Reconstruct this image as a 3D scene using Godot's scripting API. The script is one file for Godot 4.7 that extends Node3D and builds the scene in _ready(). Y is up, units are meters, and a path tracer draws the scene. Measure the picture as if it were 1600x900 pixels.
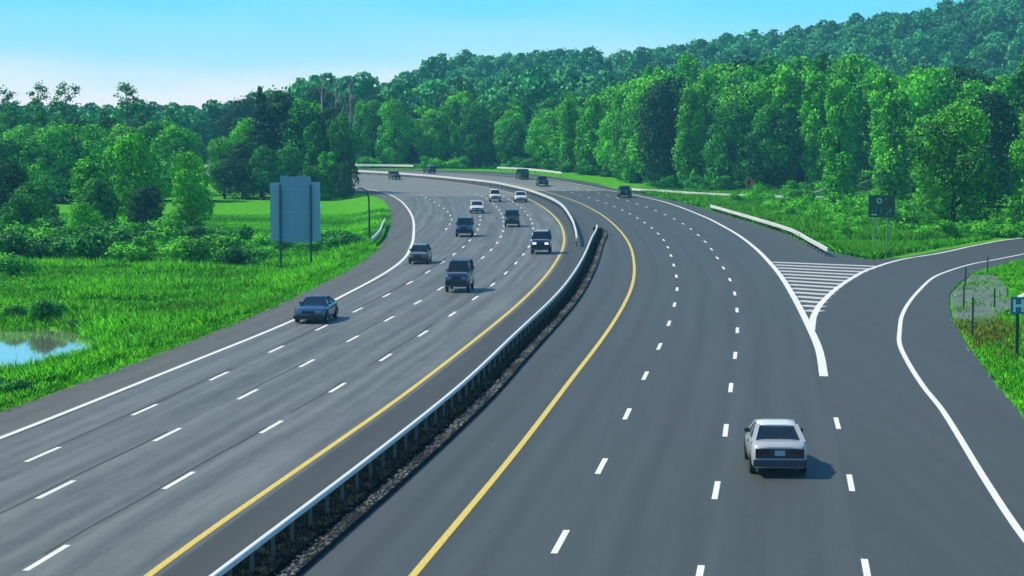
extends Node3D

var rng := RandomNumberGenerator.new()
var taken := {}
var M := {}
var CB: Array      # x of the left carriageway's yellow line along z
var CD: Array      # x of the right carriageway's yellow line along z
var CL: Array      # left pavement edge
var CR: Array      # right pavement edge beyond the gore
var CC: Array      # middle of the median
var CA: Array      # white line on the left
var CM: Array      # median guardrail

# ---------------------------------------------------------------- helpers
func numbered(n: String) -> String:
	if not taken.has(n):
		taken[n] = 0
		return n
	taken[n] += 1
	return "%s_%03d" % [n, taken[n]]

func tag(o: Node, label := "", category := "", group := "", kind := "") -> Node:
	if label: o.set_meta("label", label)
	if category: o.set_meta("category", category)
	if group: o.set_meta("group", group)
	if kind: o.set_meta("kind", kind)
	return o

func thing(called: String, label: String, category: String, at := Vector3.ZERO, turn := 0.0, group := "") -> Node3D:
	var o := Node3D.new()
	o.name = numbered(called)
	add_child(o)
	o.position = at
	o.rotation.y = turn
	tag(o, label, category, group)
	return o

func obj(called: String, mesh: Mesh, mat: Material, parent: Node = self) -> MeshInstance3D:
	var o := MeshInstance3D.new()
	o.name = numbered(called) if parent == self else called
	o.mesh = mesh
	o.material_override = mat
	parent.add_child(o, true)
	return o

func struct(called: String, mesh: Mesh, mat: Material) -> MeshInstance3D:
	var o := obj(called, mesh, mat)
	o.set_meta("kind", "structure")
	return o

func copy(o: Node3D, label := "", group := "") -> Node3D:
	var c: Node3D = o.duplicate()
	c.name = numbered(String(o.name).rstrip("0123456789").rstrip("_"))
	add_child(c)
	if label: c.set_meta("label", label)
	if group: c.set_meta("group", group)
	return c

func srgb(r: float, g: float, b: float) -> Color:
	return Color(r, g, b).linear_to_srgb()

func mat(r: float, g: float, b: float, rough := 0.8, metal := 0.0, spec := 0.5) -> StandardMaterial3D:
	var m := StandardMaterial3D.new()
	m.albedo_color = srgb(r, g, b)
	m.roughness = rough
	m.metallic = metal
	m.metallic_specular = spec
	return m

func amesh(v: PackedVector3Array, n: PackedVector3Array, uv: PackedVector2Array, c: PackedColorArray, ix: PackedInt32Array) -> ArrayMesh:
	var a := []
	a.resize(Mesh.ARRAY_MAX)
	a[Mesh.ARRAY_VERTEX] = v
	if n.size(): a[Mesh.ARRAY_NORMAL] = n
	if uv.size(): a[Mesh.ARRAY_TEX_UV] = uv
	if c.size(): a[Mesh.ARRAY_COLOR] = c
	if ix.size(): a[Mesh.ARRAY_INDEX] = ix
	var m := ArrayMesh.new()
	m.add_surface_from_arrays(Mesh.PRIMITIVE_TRIANGLES, a)
	return m

func quad(st: SurfaceTool, a: Vector3, b: Vector3, c: Vector3, d: Vector3) -> void:
	for p in [a, b, c, a, c, d]:
		st.add_vertex(p)

func box(st: SurfaceTool, lo: Vector3, hi: Vector3, t := Transform3D()) -> void:
	var p := []
	for i in 8:
		p.append(t * Vector3(hi.x if i & 1 else lo.x, hi.y if i & 2 else lo.y, hi.z if i & 4 else lo.z))
	quad(st, p[0], p[2], p[3], p[1])
	quad(st, p[5], p[7], p[6], p[4])
	quad(st, p[4], p[6], p[2], p[0])
	quad(st, p[1], p[3], p[7], p[5])
	quad(st, p[2], p[6], p[7], p[3])
	quad(st, p[4], p[0], p[1], p[5])

func flat_st() -> SurfaceTool:
	var st := SurfaceTool.new()
	st.begin(Mesh.PRIMITIVE_TRIANGLES)
	st.set_smooth_group(-1)
	return st

func done(st: SurfaceTool) -> ArrayMesh:
	st.generate_normals()
	return st.commit()

func boxmesh(lo: Vector3, hi: Vector3) -> ArrayMesh:
	var st := flat_st()
	box(st, lo, hi)
	return done(st)

func bar(st: SurfaceTool, a: Vector3, b: Vector3, w: float, h: float) -> void:
	var d := b - a
	var l := d.length()
	var t := Transform3D(Basis.looking_at(d / l, Vector3.UP if absf(d.normalized().y) < 0.95 else Vector3.RIGHT), a)
	box(st, Vector3(-w / 2, -h / 2, -l), Vector3(w / 2, h / 2, 0), t)

func tube(st: SurfaceTool, pts: Array, rad: Array, sides := 6) -> void:
	st.set_smooth_group(0)
	var rings := []
	for i in pts.size():
		var d: Vector3 = (pts[mini(i + 1, pts.size() - 1)] - pts[maxi(i - 1, 0)]).normalized()
		var s := d.cross(Vector3(0.13, 0.2, 1.0)).normalized()
		var u := s.cross(d)
		var ring := []
		for k in sides:
			var a := TAU * k / sides
			ring.append(pts[i] + (s * cos(a) + u * sin(a)) * rad[i])
		rings.append(ring)
	for i in rings.size() - 1:
		for k in sides:
			var k2 := (k + 1) % sides
			quad(st, rings[i][k], rings[i][k2], rings[i + 1][k2], rings[i + 1][k])

func sm(a: float, b: float, x: float) -> float:
	return smoothstep(a, b, x)

# ---------------------------------------------------------------- the lie of the land
func rise(z: float) -> float:
	return 1.9 * sm(350.0, 430.0, -z)

func curve(p: Array) -> Array:
	# control points (x, z) -> x every 2 m of z from 10 down to -470, smoothed
	var out := []
	for i in 241:
		var z := 10.0 - 2.0 * i
		var k := 0
		while k < p.size() - 2 and p[k + 1].y > z:
			k += 1
		var a: Vector2 = p[k]
		var b: Vector2 = p[k + 1]
		var t := (z - a.y) / (b.y - a.y)
		var m0: float = (b.x - p[maxi(k - 1, 0)].x) / (b.y - p[maxi(k - 1, 0)].y)
		var m1: float = (p[mini(k + 2, p.size() - 1)].x - a.x) / (p[mini(k + 2, p.size() - 1)].y - a.y)
		var h := b.y - a.y
		if t < 0.0: out.append(a.x + m0 * (z - a.y))
		elif t > 1.0: out.append(b.x + m1 * (z - b.y))
		else: out.append(a.x * (2 * t * t * t - 3 * t * t + 1) + m0 * h * (t * t * t - 2 * t * t + t) + b.x * (3 * t * t - 2 * t * t * t) + m1 * h * (t * t * t - t * t))
	for pass_ in 3:
		var s := out.duplicate()
		for i in range(2, out.size() - 2):
			s[i] = (out[i - 2] + out[i - 1] * 2 + out[i] * 2 + out[i + 1] * 2 + out[i + 2]) / 8.0
		out = s
	return out

func cx(c: Array, z: float) -> float:
	var f := clampf((10.0 - z) / 2.0, 0.0, c.size() - 1.001)
	var i := int(f)
	return lerpf(c[i], c[i + 1], f - i)

func bed_x(z: float) -> float:
	return cx(CM, z) - 0.85

func slope(c: Array, z: float) -> float:
	return (cx(c, z - 2.0) - cx(c, z + 2.0)) / 4.0    # metres to the right per metre ahead

func hill(x: float, z: float) -> float:
	return sm(540.0, 880.0, -z) * (20.0 * sm(-125.0, -35.0, x) + 25.0 * clampf((x - 48.0) / 168.0, 0.0, 1.4))

func land(x: float, z: float) -> float:
	var y := rise(z) - 0.06 + hill(x, z)
	var dl := cx(CL, z) - x
	y -= 0.84 * sm(0.2, 6.0, dl)
	if dl > 0.0:
		var e := Vector2((x + 28.2) / 6.4, (z + 107.5) / 11.0).length()
		y -= 0.9 * (1.0 - sm(0.72, 1.1, e))
		y += 0.35 * sm(20, 60, dl) * sin(x * 0.07 + z * 0.05)
	else:
		var dr := x - 44.0
		y += 0.5 * sm(0, 40, dr)
	return y

func strip(f_left: Callable, f_right: Callable, z0: float, z1: float, y: float, step := 2.0, across := 1, uvx := 12.4, uvz := 60.0, ref := CB) -> ArrayMesh:
	var v := PackedVector3Array()
	var n := PackedVector3Array()
	var uv := PackedVector2Array()
	var ix := PackedInt32Array()
	var rows := int(ceil((z0 - z1) / step)) + 1
	for r in rows:
		var z := lerpf(z0, z1, float(r) / (rows - 1))
		var l: float = f_left.call(z)
		var rr: float = f_right.call(z)
		for k in across + 1:
			var x := lerpf(l, rr, float(k) / across)
			v.append(Vector3(x, y + rise(z), z))
			n.append(Vector3.UP)
			uv.append(Vector2((x - cx(ref, z)) / uvx, z / uvz))
	for r in rows - 1:
		for k in across:
			var a := r * (across + 1) + k
			ix.append_array([a, a + across + 2, a + 1, a, a + across + 1, a + across + 2])
	return amesh(v, n, uv, PackedColorArray(), ix)

func path_strip(p: Array, w0: float, w1: float, y: float, smooth := true) -> ArrayMesh:
	# painted line along points (x, z), its width going from w0 to w1
	var pts := p
	if smooth:
		var c := Curve2D.new()
		for i in p.size():
			var t: Vector2 = (p[mini(i + 1, p.size() - 1)] - p[maxi(i - 1, 0)]) / 6.0
			c.add_point(p[i], -t, t)
		pts = Array(c.tessellate_even_length(5, 2.0))
	var v := PackedVector3Array()
	var n := PackedVector3Array()
	var ix := PackedInt32Array()
	for i in pts.size():
		var d: Vector2 = (pts[mini(i + 1, pts.size() - 1)] - pts[maxi(i - 1, 0)]).normalized()
		var s := Vector2(-d.y, d.x) * lerpf(w0, w1, float(i) / (pts.size() - 1)) / 2.0
		for q in [pts[i] - s, pts[i] + s]:
			v.append(Vector3(q.x, y + rise(q.y), q.y))
			n.append(Vector3.UP)
	for i in pts.size() - 1:
		ix.append_array([i * 2, i * 2 + 2, i * 2 + 3, i * 2, i * 2 + 3, i * 2 + 1])
	return amesh(v, n, PackedVector2Array(), PackedColorArray(), ix)

func polygon(p: Array, y: float) -> ArrayMesh:
	var pv := PackedVector2Array(p)
	var ix := Geometry2D.triangulate_polygon(pv)
	var v := PackedVector3Array()
	var n := PackedVector3Array()
	var uv := PackedVector2Array()
	for q in p:
		v.append(Vector3(q.x, y, q.y))
		n.append(Vector3.UP)
		uv.append(Vector2(q.x / 12.4, q.y / 60.0))
	return amesh(v, n, uv, PackedColorArray(), ix)

func line_pts(c: Array, off: Callable, z0: float, z1: float) -> Array:
	var out := []
	var n := int((z0 - z1) / 3.0)
	for i in n + 1:
		var z := lerpf(z0, z1, float(i) / n)
		var s := slope(c, z)
		var k := sqrt(1.0 + s * s)
		out.append(Vector2(cx(c, z) + float(off.call(z)) / k, z + float(off.call(z)) * s / k))
	return out

# ---------------------------------------------------------------- textures
func asphalt_texture(sd: int, base: Vector3, streak: float, wheel: float) -> ImageTexture:
	var w := 512
	var h := 1024
	var n1 := FastNoiseLite.new()
	n1.seed = sd
	n1.frequency = 0.012
	n1.fractal_octaves = 3
	var n2 := FastNoiseLite.new()
	n2.seed = sd + 5
	n2.frequency = 0.03
	var data := PackedByteArray()
	data.resize(w * h * 3)
	var row := PackedFloat32Array()
	row.resize(w)
	var k := 0
	for j in h:
		for i in w:
			var s := n1.get_noise_2d(i * 2.2, absf(j - 512.0) * 0.10) * streak + n2.get_noise_2d(i, absf(j - 512.0) * 0.55) * streak * 0.35
			var lane := fposmod(i / float(w) * 4.0 + 0.02, 1.0)
			var wp := exp(-pow((lane - 0.27) / 0.10, 2.0)) + exp(-pow((lane - 0.73) / 0.10, 2.0))
			var oil := exp(-pow((lane - 0.5) / 0.08, 2.0))
			var f := 1.0 + s + wheel * (wp - oil * 0.8) + rng.randf_range(-0.13, 0.13)
			data[k] = int(clampf(pow(base.x * f, 1 / 2.2) * 255.0, 0, 255))
			data[k + 1] = int(clampf(pow(base.y * f, 1 / 2.2) * 255.0, 0, 255))
			data[k + 2] = int(clampf(pow(base.z * f, 1 / 2.2) * 255.0, 0, 255))
			k += 3
	return ImageTexture.create_from_image(Image.create_from_data(w, h, false, Image.FORMAT_RGB8, data))

func noise_texture(sd: int, freq: float, colors: Array, stops: Array, size := 512, octaves := 4) -> NoiseTexture2D:
	var t := NoiseTexture2D.new()
	t.width = size
	t.height = size
	t.seamless = true
	var n := FastNoiseLite.new()
	n.seed = sd
	n.frequency = freq
	n.fractal_octaves = octaves
	t.noise = n
	var g := Gradient.new()
	g.offsets = PackedFloat32Array(stops)
	g.colors = PackedColorArray(colors)
	t.color_ramp = g
	return t

func sky_texture() -> ImageTexture:
	# clear summer air: white at the horizon, cyan just above, deeper blue overhead, with faint uneven haze
	var stops := [[-90.0, Color(0.12, 0.18, 0.1)], [-0.5, Color(0.4, 0.5, 0.45)], [0.0, Color(1.12, 1.04, 1.02)], [0.9, Color(0.98, 1.02, 1.06)], [2.0, Color(0.52, 0.92, 1.12)], [3.4, Color(0.22, 0.84, 1.10)], [9.0, Color(0.13, 0.46, 0.80)], [30.0, Color(0.08, 0.24, 0.52)], [90.0, Color(0.05, 0.15, 0.38)]]
	var w := 512
	var h := 1024
	var n := FastNoiseLite.new()
	n.seed = 12
	n.frequency = 0.9
	n.fractal_octaves = 4
	var im := Image.create_empty(w, h, false, Image.FORMAT_RGBF)
	for j in h:
		var e := 90.0 - (j + 0.5) * 180.0 / h
		for i in w:
			var a := TAU * i / w
			var hz := n.get_noise_3d(cos(a) * 6.0, e * 0.5, sin(a) * 6.0) if e > 0.0 and e < 25.0 else 0.0
			var ee := e + hz * 0.7 * sm(0.0, 2.0, e)
			var c: Color = stops[0][1]
			for k in stops.size() - 1:
				if ee >= stops[k][0] and ee <= stops[k + 1][0]:
					c = stops[k][1].lerp(stops[k + 1][1], (ee - stops[k][0]) / (stops[k + 1][0] - stops[k][0]))
					break
			im.set_pixel(i, j, c)
	return ImageTexture.create_from_image(im)

func paint(tex: Texture2D) -> StandardMaterial3D:
	var m := StandardMaterial3D.new()
	m.albedo_texture = tex
	m.roughness = 0.6
	m.uv1_triplanar = true
	m.uv1_world_triplanar = true
	m.uv1_scale = Vector3(0.35, 0.35, 0.35)
	return m

func asphalt_mat(tex: Texture2D, rough: float) -> StandardMaterial3D:
	var m := StandardMaterial3D.new()
	m.albedo_texture = tex
	m.roughness = rough
	m.metallic_specular = 0.5
	return m

# ---------------------------------------------------------------- foliage
func leaves(sd: int, clumps: Array, count: int, size: float, c0: Color, c1: Color, fill := 0.72) -> ArrayMesh:
	# leaf faces spread through clumps [centre, radius vector]; every clump has a tint of its own
	var r := RandomNumberGenerator.new()
	r.seed = sd
	var total := 0.0
	var acc := []
	var tint := []
	for c in clumps:
		total += pow(c[1].x * c[1].y, 1.0)
		acc.append(total)
		tint.append(r.randf())
	var v := PackedVector3Array()
	var n := PackedVector3Array()
	var col := PackedColorArray()
	var ix := PackedInt32Array()
	for i in count:
		var pick := r.randf() * total
		var k := 0
		while acc[k] < pick:
			k += 1
		var d := Vector3(r.randfn(), r.randfn() + 0.25, r.randfn()).normalized()
		var rad := lerpf(fill, 1.06, pow(r.randf(), 0.7))
		if r.randf() < 0.16: rad = r.randf_range(0.9, 1.5)
		# lumpy: push whole directions in and out
		rad *= 0.86 + 0.16 * sin(d.x * 5.0 + k * 1.7) * sin(d.y * 6.0 + k) * cos(d.z * 5.5 - k)
		var p: Vector3 = clumps[k][0] + d * clumps[k][1] * rad
		if p.y < 0.1:
			continue
		var rnd := Vector3(r.randfn(), r.randfn(), r.randfn()).normalized()
		var f := (d * 0.7 + rnd * 1.0 + Vector3(0, 0.3, 0)).normalized()
		var t := f.cross(rnd).normalized()
		var b := f.cross(t)
		var s := size * r.randf_range(0.55, 1.25)
		var nn := (d * 0.42 + f * 0.8).normalized()
		var cc := c0.lerp(c1, clampf(tint[k] * 0.6 + r.randf() * 0.55 - 0.08, 0, 1)) * r.randf_range(0.75, 1.25)
		cc.a = 1.0
		var at := v.size()
		v.append_array([p - t * s * 0.5, p + b * s * 0.42, p + t * s * 0.55 - f * s * 0.12, p - b * s * 0.42])
		for q in 4:
			n.append(nn)
			col.append(cc)
		ix.append_array([at, at + 1, at + 2, at, at + 2, at + 3])
	return amesh(v, n, PackedVector2Array(), col, ix)

func limbs(sd: int, height: float, r0: float, clumps: Array, lean := 0.0) -> ArrayMesh:
	var r := RandomNumberGenerator.new()
	r.seed = sd
	var st := SurfaceTool.new()
	st.begin(Mesh.PRIMITIVE_TRIANGLES)
	var pts := []
	var rad := []
	for i in 7:
		var t := i / 6.0
		pts.append(Vector3(lean * t + r.randf_range(-0.02, 0.02) * height * t, height * t - 0.3 * (1 - t), r.randf_range(-0.02, 0.02) * height * t))
		rad.append(lerpf(r0, r0 * 0.18, pow(t, 0.8)) * (1.35 if i == 0 else 1.0))
	tube(st, pts, rad, 7)
	for c in clumps:
		var e: Vector3 = c[0]
		var ty := clampf((e.y - 0.25 * e.distance_to(Vector3(0, e.y, 0)) - c[1].y * 0.4) / height, 0.08, 0.9)
		var f := ty * 6.0
		var k := mini(int(f), 5)
		var s: Vector3 = pts[k].lerp(pts[k + 1], f - k)
		var m := s.lerp(e, 0.5) + Vector3(0, 0.08 * s.distance_to(e), 0)
		var w := r0 * lerpf(0.5, 0.2, ty)
		tube(st, [s, m, e], [w, w * 0.65, w * 0.25], 5)
	st.generate_normals()
	return st.commit()

func make_tree(called: String, sd: int, height: float, r0: float, clumps: Array, count: int, size: float, c0: Color, c1: Color, trunk_mat: Material, fill := 0.72) -> Node3D:
	var t := Node3D.new()
	t.name = called
	obj("trunk", limbs(sd, height * 0.93, r0, clumps), trunk_mat, t)
	obj("crown", leaves(sd + 1, clumps, count, size, c0, c1, fill), M.leaf, t)
	return t

func broad_clumps(sd: int, height: float, width: float, low: float, k := 22) -> Array:
	var r := RandomNumberGenerator.new()
	r.seed = sd
	var out := []
	for i in k:
		var t := (i + 0.5) / k
		var a := i * 2.39996 + r.randf_range(-0.4, 0.4)
		var y := height * lerpf(low, 0.9, t)
		var prof := sqrt(maxf(0.0, 1.0 - pow((t - 0.42) / 0.62, 2.0)))
		var d := width * 0.5 * prof * r.randf_range(0.45, 0.78)
		var s := width * (r.randf_range(0.09, 0.17) if i % 3 == 0 else r.randf_range(0.16, 0.27))
		out.append([Vector3(cos(a) * d, y, sin(a) * d), Vector3(s, s * r.randf_range(0.75, 1.05), s)])
	out.append([Vector3(0, height * 0.93, 0), Vector3(width * 0.17, height * 0.075, width * 0.17)])
	return out

func poplar_clumps(sd: int, height: float, width: float, low: float, k := 20) -> Array:
	var r := RandomNumberGenerator.new()
	r.seed = sd
	var out := []
	for i in k:
		var t := (i + 0.5) / k
		var a := i * 2.39996 + r.randf_range(-0.5, 0.5)
		var y := height * lerpf(low, 0.95, t)
		var prof := minf(1.0, 0.55 + t * 1.2) * sqrt(maxf(0.0, 1.0 - pow(maxf(0.0, t - 0.5) / 0.53, 2.0)))
		var d := width * 0.5 * prof * r.randf_range(0.35, 0.72)
		var s := width * r.randf_range(0.17, 0.29) * lerpf(1.0, 0.7, t)
		out.append([Vector3(cos(a) * d, y, sin(a) * d), Vector3(s, s * r.randf_range(1.0, 1.7), s)])
	return out

func plant(proto: Node3D, x: float, z: float, height: float, base_h: float, label: String, category: String, group := "", wide := 1.0) -> Node3D:
	var t: Node3D = proto.duplicate()
	t.name = numbered(String(proto.name))
	add_child(t)
	t.position = Vector3(x, land(x, z) - 0.1, z)
	t.rotation.y = rng.randf() * TAU
	var s := height / base_h
	t.scale = Vector3(s * wide, s, s * wide)
	tag(t, label, category, group)
	return t

func tuft(sd: int, blades: int, height: float, spread: float, width: float) -> ArrayMesh:
	var r := RandomNumberGenerator.new()
	r.seed = sd
	var v := PackedVector3Array()
	var n := PackedVector3Array()
	for i in blades:
		var a := r.randf() * TAU
		var p := Vector3(cos(a), 0, sin(a)) * spread * sqrt(r.randf())
		var dir := Vector3(r.randfn() * 0.28, 1, r.randfn() * 0.28).normalized()
		var side := dir.cross(Vector3(cos(a * 3), 0, sin(a * 3))).normalized() * width * r.randf_range(0.7, 1.3)
		var l := height * r.randf_range(0.55, 1.15)
		var mid := p + dir * l * 0.55
		var tip := p + dir * l + Vector3(r.randfn(), -0.3, r.randfn()) * l * 0.14
		var nn := (dir * 1.0 + side.cross(dir).normalized() * 0.35).normalized()
		for q in [p - side, p + side, mid + side * 0.7, p - side, mid + side * 0.7, mid - side * 0.7, mid - side * 0.7, mid + side * 0.7, tip]:
			v.append(q)
			n.append(nn)
	return amesh(v, n, PackedVector2Array(), PackedColorArray(), PackedInt32Array())

func scatter(called: String, mesh: Mesh, m: Material, ts: Array, cols: Array, parent: Node = self) -> MultiMeshInstance3D:
	var mm := MultiMesh.new()
	mm.transform_format = MultiMesh.TRANSFORM_3D
	mm.use_colors = cols.size() > 0
	mm.mesh = mesh
	mm.instance_count = ts.size()
	for i in ts.size():
		mm.set_instance_transform(i, ts[i])
		if cols.size(): mm.set_instance_color(i, cols[i])
	var o := MultiMeshInstance3D.new()
	o.name = numbered(called) if parent == self else called
	o.multimesh = mm
	o.material_override = m
	parent.add_child(o, true)
	o.set_meta("kind", "stuff")
	return o

# ---------------------------------------------------------------- vehicles
func loft(st: SurfaceTool, rings: Array) -> void:
	st.set_smooth_group(0)
	var k: int = rings[0].size()
	for i in rings.size() - 1:
		for j in k:
			var j2 := (j + 1) % k
			quad(st, rings[i][j], rings[i + 1][j], rings[i + 1][j2], rings[i][j2])
	for e in [0, rings.size() - 1]:
		st.set_smooth_group(-1)
		var c := Vector3.ZERO
		for p in rings[e]: c += p / k
		for j in k:
			var j2 := (j + 1) % k
			if e == 0:
				for p in [c, rings[e][j], rings[e][j2]]: st.add_vertex(p)
			else:
				for p in [c, rings[e][j2], rings[e][j]]: st.add_vertex(p)

func ring(z: float, hw: float, yb: float, yt: float, crown := 0.03) -> Array:
	var half := [Vector3(hw * 0.5, yb, z), Vector3(hw * 0.88, yb, z), Vector3(hw * 0.97, yb + 0.1, z), Vector3(hw, lerpf(yb, yt, 0.5), z), Vector3(hw * 0.985, lerpf(yb, yt, 0.8), z), Vector3(hw * 0.93, yt - 0.035, z), Vector3(hw * 0.84, yt, z), Vector3(hw * 0.45, yt + crown, z)]
	var out := half.duplicate()
	for i in range(half.size() - 1, -1, -1):
		out.append(Vector3(-half[i].x, half[i].y, z))
	return out

# kind: stations [z, half width, bottom, top]; cabin: [bottom front z, bottom rear z, top front z, top rear z, belt y, roof y, belt half width, roof half width]
func car_shape(kind: String) -> Dictionary:
	match kind:
		"sedan": return {"st": [[-2.32, 0.66, 0.36, 0.56], [-2.24, 0.80, 0.26, 0.66], [-1.9, 0.86, 0.22, 0.76], [-1.4, 0.885, 0.2, 0.83], [-0.85, 0.89, 0.2, 0.92], [0.0, 0.895, 0.2, 0.95], [0.9, 0.895, 0.2, 0.97], [1.5, 0.885, 0.2, 1.0], [2.0, 0.86, 0.24, 0.99], [2.24, 0.82, 0.3, 0.95], [2.3, 0.72, 0.36, 0.88]], "cab": [-0.95, 1.62, -0.2, 0.82, 0.94, 1.41, 0.79, 0.6], "ax": [-1.38, 1.34], "wr": 0.32, "tail": 2.3, "nose": -2.32, "ly": 0.78, "hy": 0.62, "hw": 0.88}
		"coupe": return {"st": [[-2.3, 0.56, 0.34, 0.5], [-2.2, 0.72, 0.24, 0.6], [-1.85, 0.86, 0.2, 0.72], [-1.35, 0.91, 0.18, 0.8], [-0.75, 0.9, 0.18, 0.86], [0.1, 0.895, 0.18, 0.88], [0.9, 0.91, 0.18, 0.92], [1.5, 0.92, 0.18, 0.95], [1.95, 0.85, 0.24, 0.92], [2.2, 0.68, 0.34, 0.82]], "cab": [-0.85, 1.55, -0.05, 0.6, 0.87, 1.27, 0.77, 0.55], "ax": [-1.36, 1.3], "wr": 0.33, "tail": 2.18, "nose": -2.27, "ly": 0.74, "hy": 0.6, "hw": 0.91}
		"suv": return {"st": [[-2.34, 0.74, 0.42, 0.86], [-2.27, 0.86, 0.34, 0.98], [-1.9, 0.91, 0.32, 1.05], [-1.3, 0.92, 0.3, 1.09], [-0.8, 0.925, 0.3, 1.12], [0.2, 0.93, 0.3, 1.13], [1.3, 0.93, 0.3, 1.13], [2.1, 0.91, 0.32, 1.13], [2.3, 0.87, 0.4, 1.1], [2.36, 0.8, 0.46, 1.04]], "cab": [-0.95, 2.3, -0.35, 2.05, 1.1, 1.74, 0.84, 0.69], "ax": [-1.42, 1.4], "wr": 0.38, "tail": 2.36, "nose": -2.34, "ly": 0.92, "hy": 0.84, "hw": 0.91}
		"van": return {"st": [[-2.5, 0.74, 0.4, 0.86], [-2.42, 0.88, 0.32, 1.0], [-2.1, 0.93, 0.3, 1.1], [-1.5, 0.95, 0.28, 1.18], [0.2, 0.96, 0.28, 1.2], [1.6, 0.96, 0.28, 1.2], [2.4, 0.94, 0.32, 1.2], [2.52, 0.88, 0.42, 1.14]], "cab": [-1.95, 2.48, -1.25, 2.38, 1.16, 1.98, 0.88, 0.78], "ax": [-1.6, 1.5], "wr": 0.36, "tail": 2.52, "nose": -2.5, "ly": 1.0, "hy": 0.86, "hw": 0.95}
	return {"st": [[-2.7, 0.76, 0.44, 0.9], [-2.62, 0.88, 0.38, 1.02], [-2.1, 0.94, 0.36, 1.1], [-1.3, 0.95, 0.34, 1.14], [-0.9, 0.95, 0.34, 1.16], [0.6, 0.95, 0.34, 1.16], [0.75, 0.95, 0.34, 1.12], [2.3, 0.95, 0.36, 1.12], [2.62, 0.92, 0.42, 1.12], [2.66, 0.88, 0.46, 1.08]], "cab": [-1.0, 0.72, -0.35, 0.56, 1.14, 1.74, 0.86, 0.69], "ax": [-1.75, 1.6], "wr": 0.39, "tail": 2.66, "nose": -2.7, "ly": 0.92, "hy": 0.86, "hw": 0.94, "bed": true}

func slab(a: Vector3, b: Vector3, c: Vector3, d: Vector3, t: float) -> ArrayMesh:
	# a pane with thickness; corners clockwise seen from outside
	var n := (c - a).cross(b - a).normalized()
	n = (b - a).cross(d - a).normalized() * -1.0
	var st := flat_st()
	var o := n * t
	quad(st, a + o, b + o, c + o, d + o)
	quad(st, d, c, b, a)
	quad(st, a, b, b + o, a + o)
	quad(st, b, c, c + o, b + o)
	quad(st, c, d, d + o, c + o)
	quad(st, d, a, a + o, d + o)
	return done(st)

var wheel_cache := {}
func wheel(parent: Node3D, at: Vector3, r: float, side: float) -> void:
	if not wheel_cache.has(r):
		var ty := flat_st()
		var ri := flat_st()
		var prof := [[0.0, r * 0.62], [0.0, r * 0.93], [0.03, r], [0.17, r], [0.2, r * 0.93], [0.2, r * 0.62]]
		var rprof := [[0.03, 0.0], [0.03, r * 0.18], [0.045, r * 0.2], [0.045, r * 0.5], [0.01, r * 0.6], [0.01, r * 0.63]]
		for pair in [[ty, prof], [ri, rprof]]:
			pair[0].set_smooth_group(0)
			for i in pair[1].size() - 1:
				for k in 18:
					var a0 := TAU * k / 18
					var a1 := TAU * (k + 1) / 18
					var p: Array = pair[1][i]
					var q: Array = pair[1][i + 1]
					quad(pair[0], Vector3(p[0], p[1] * cos(a0), p[1] * sin(a0)), Vector3(q[0], q[1] * cos(a0), q[1] * sin(a0)), Vector3(q[0], q[1] * cos(a1), q[1] * sin(a1)), Vector3(p[0], p[1] * cos(a1), p[1] * sin(a1)))
		wheel_cache[r] = [done(ty), done(ri)]
	var w := Node3D.new()
	w.name = "wheel"
	parent.add_child(w, true)
	w.position = at
	if side > 0: w.rotation.y = PI
	obj("tyre", wheel_cache[r][0], M.rubber, w)
	obj("rim", wheel_cache[r][1], M.rim, w)

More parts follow.
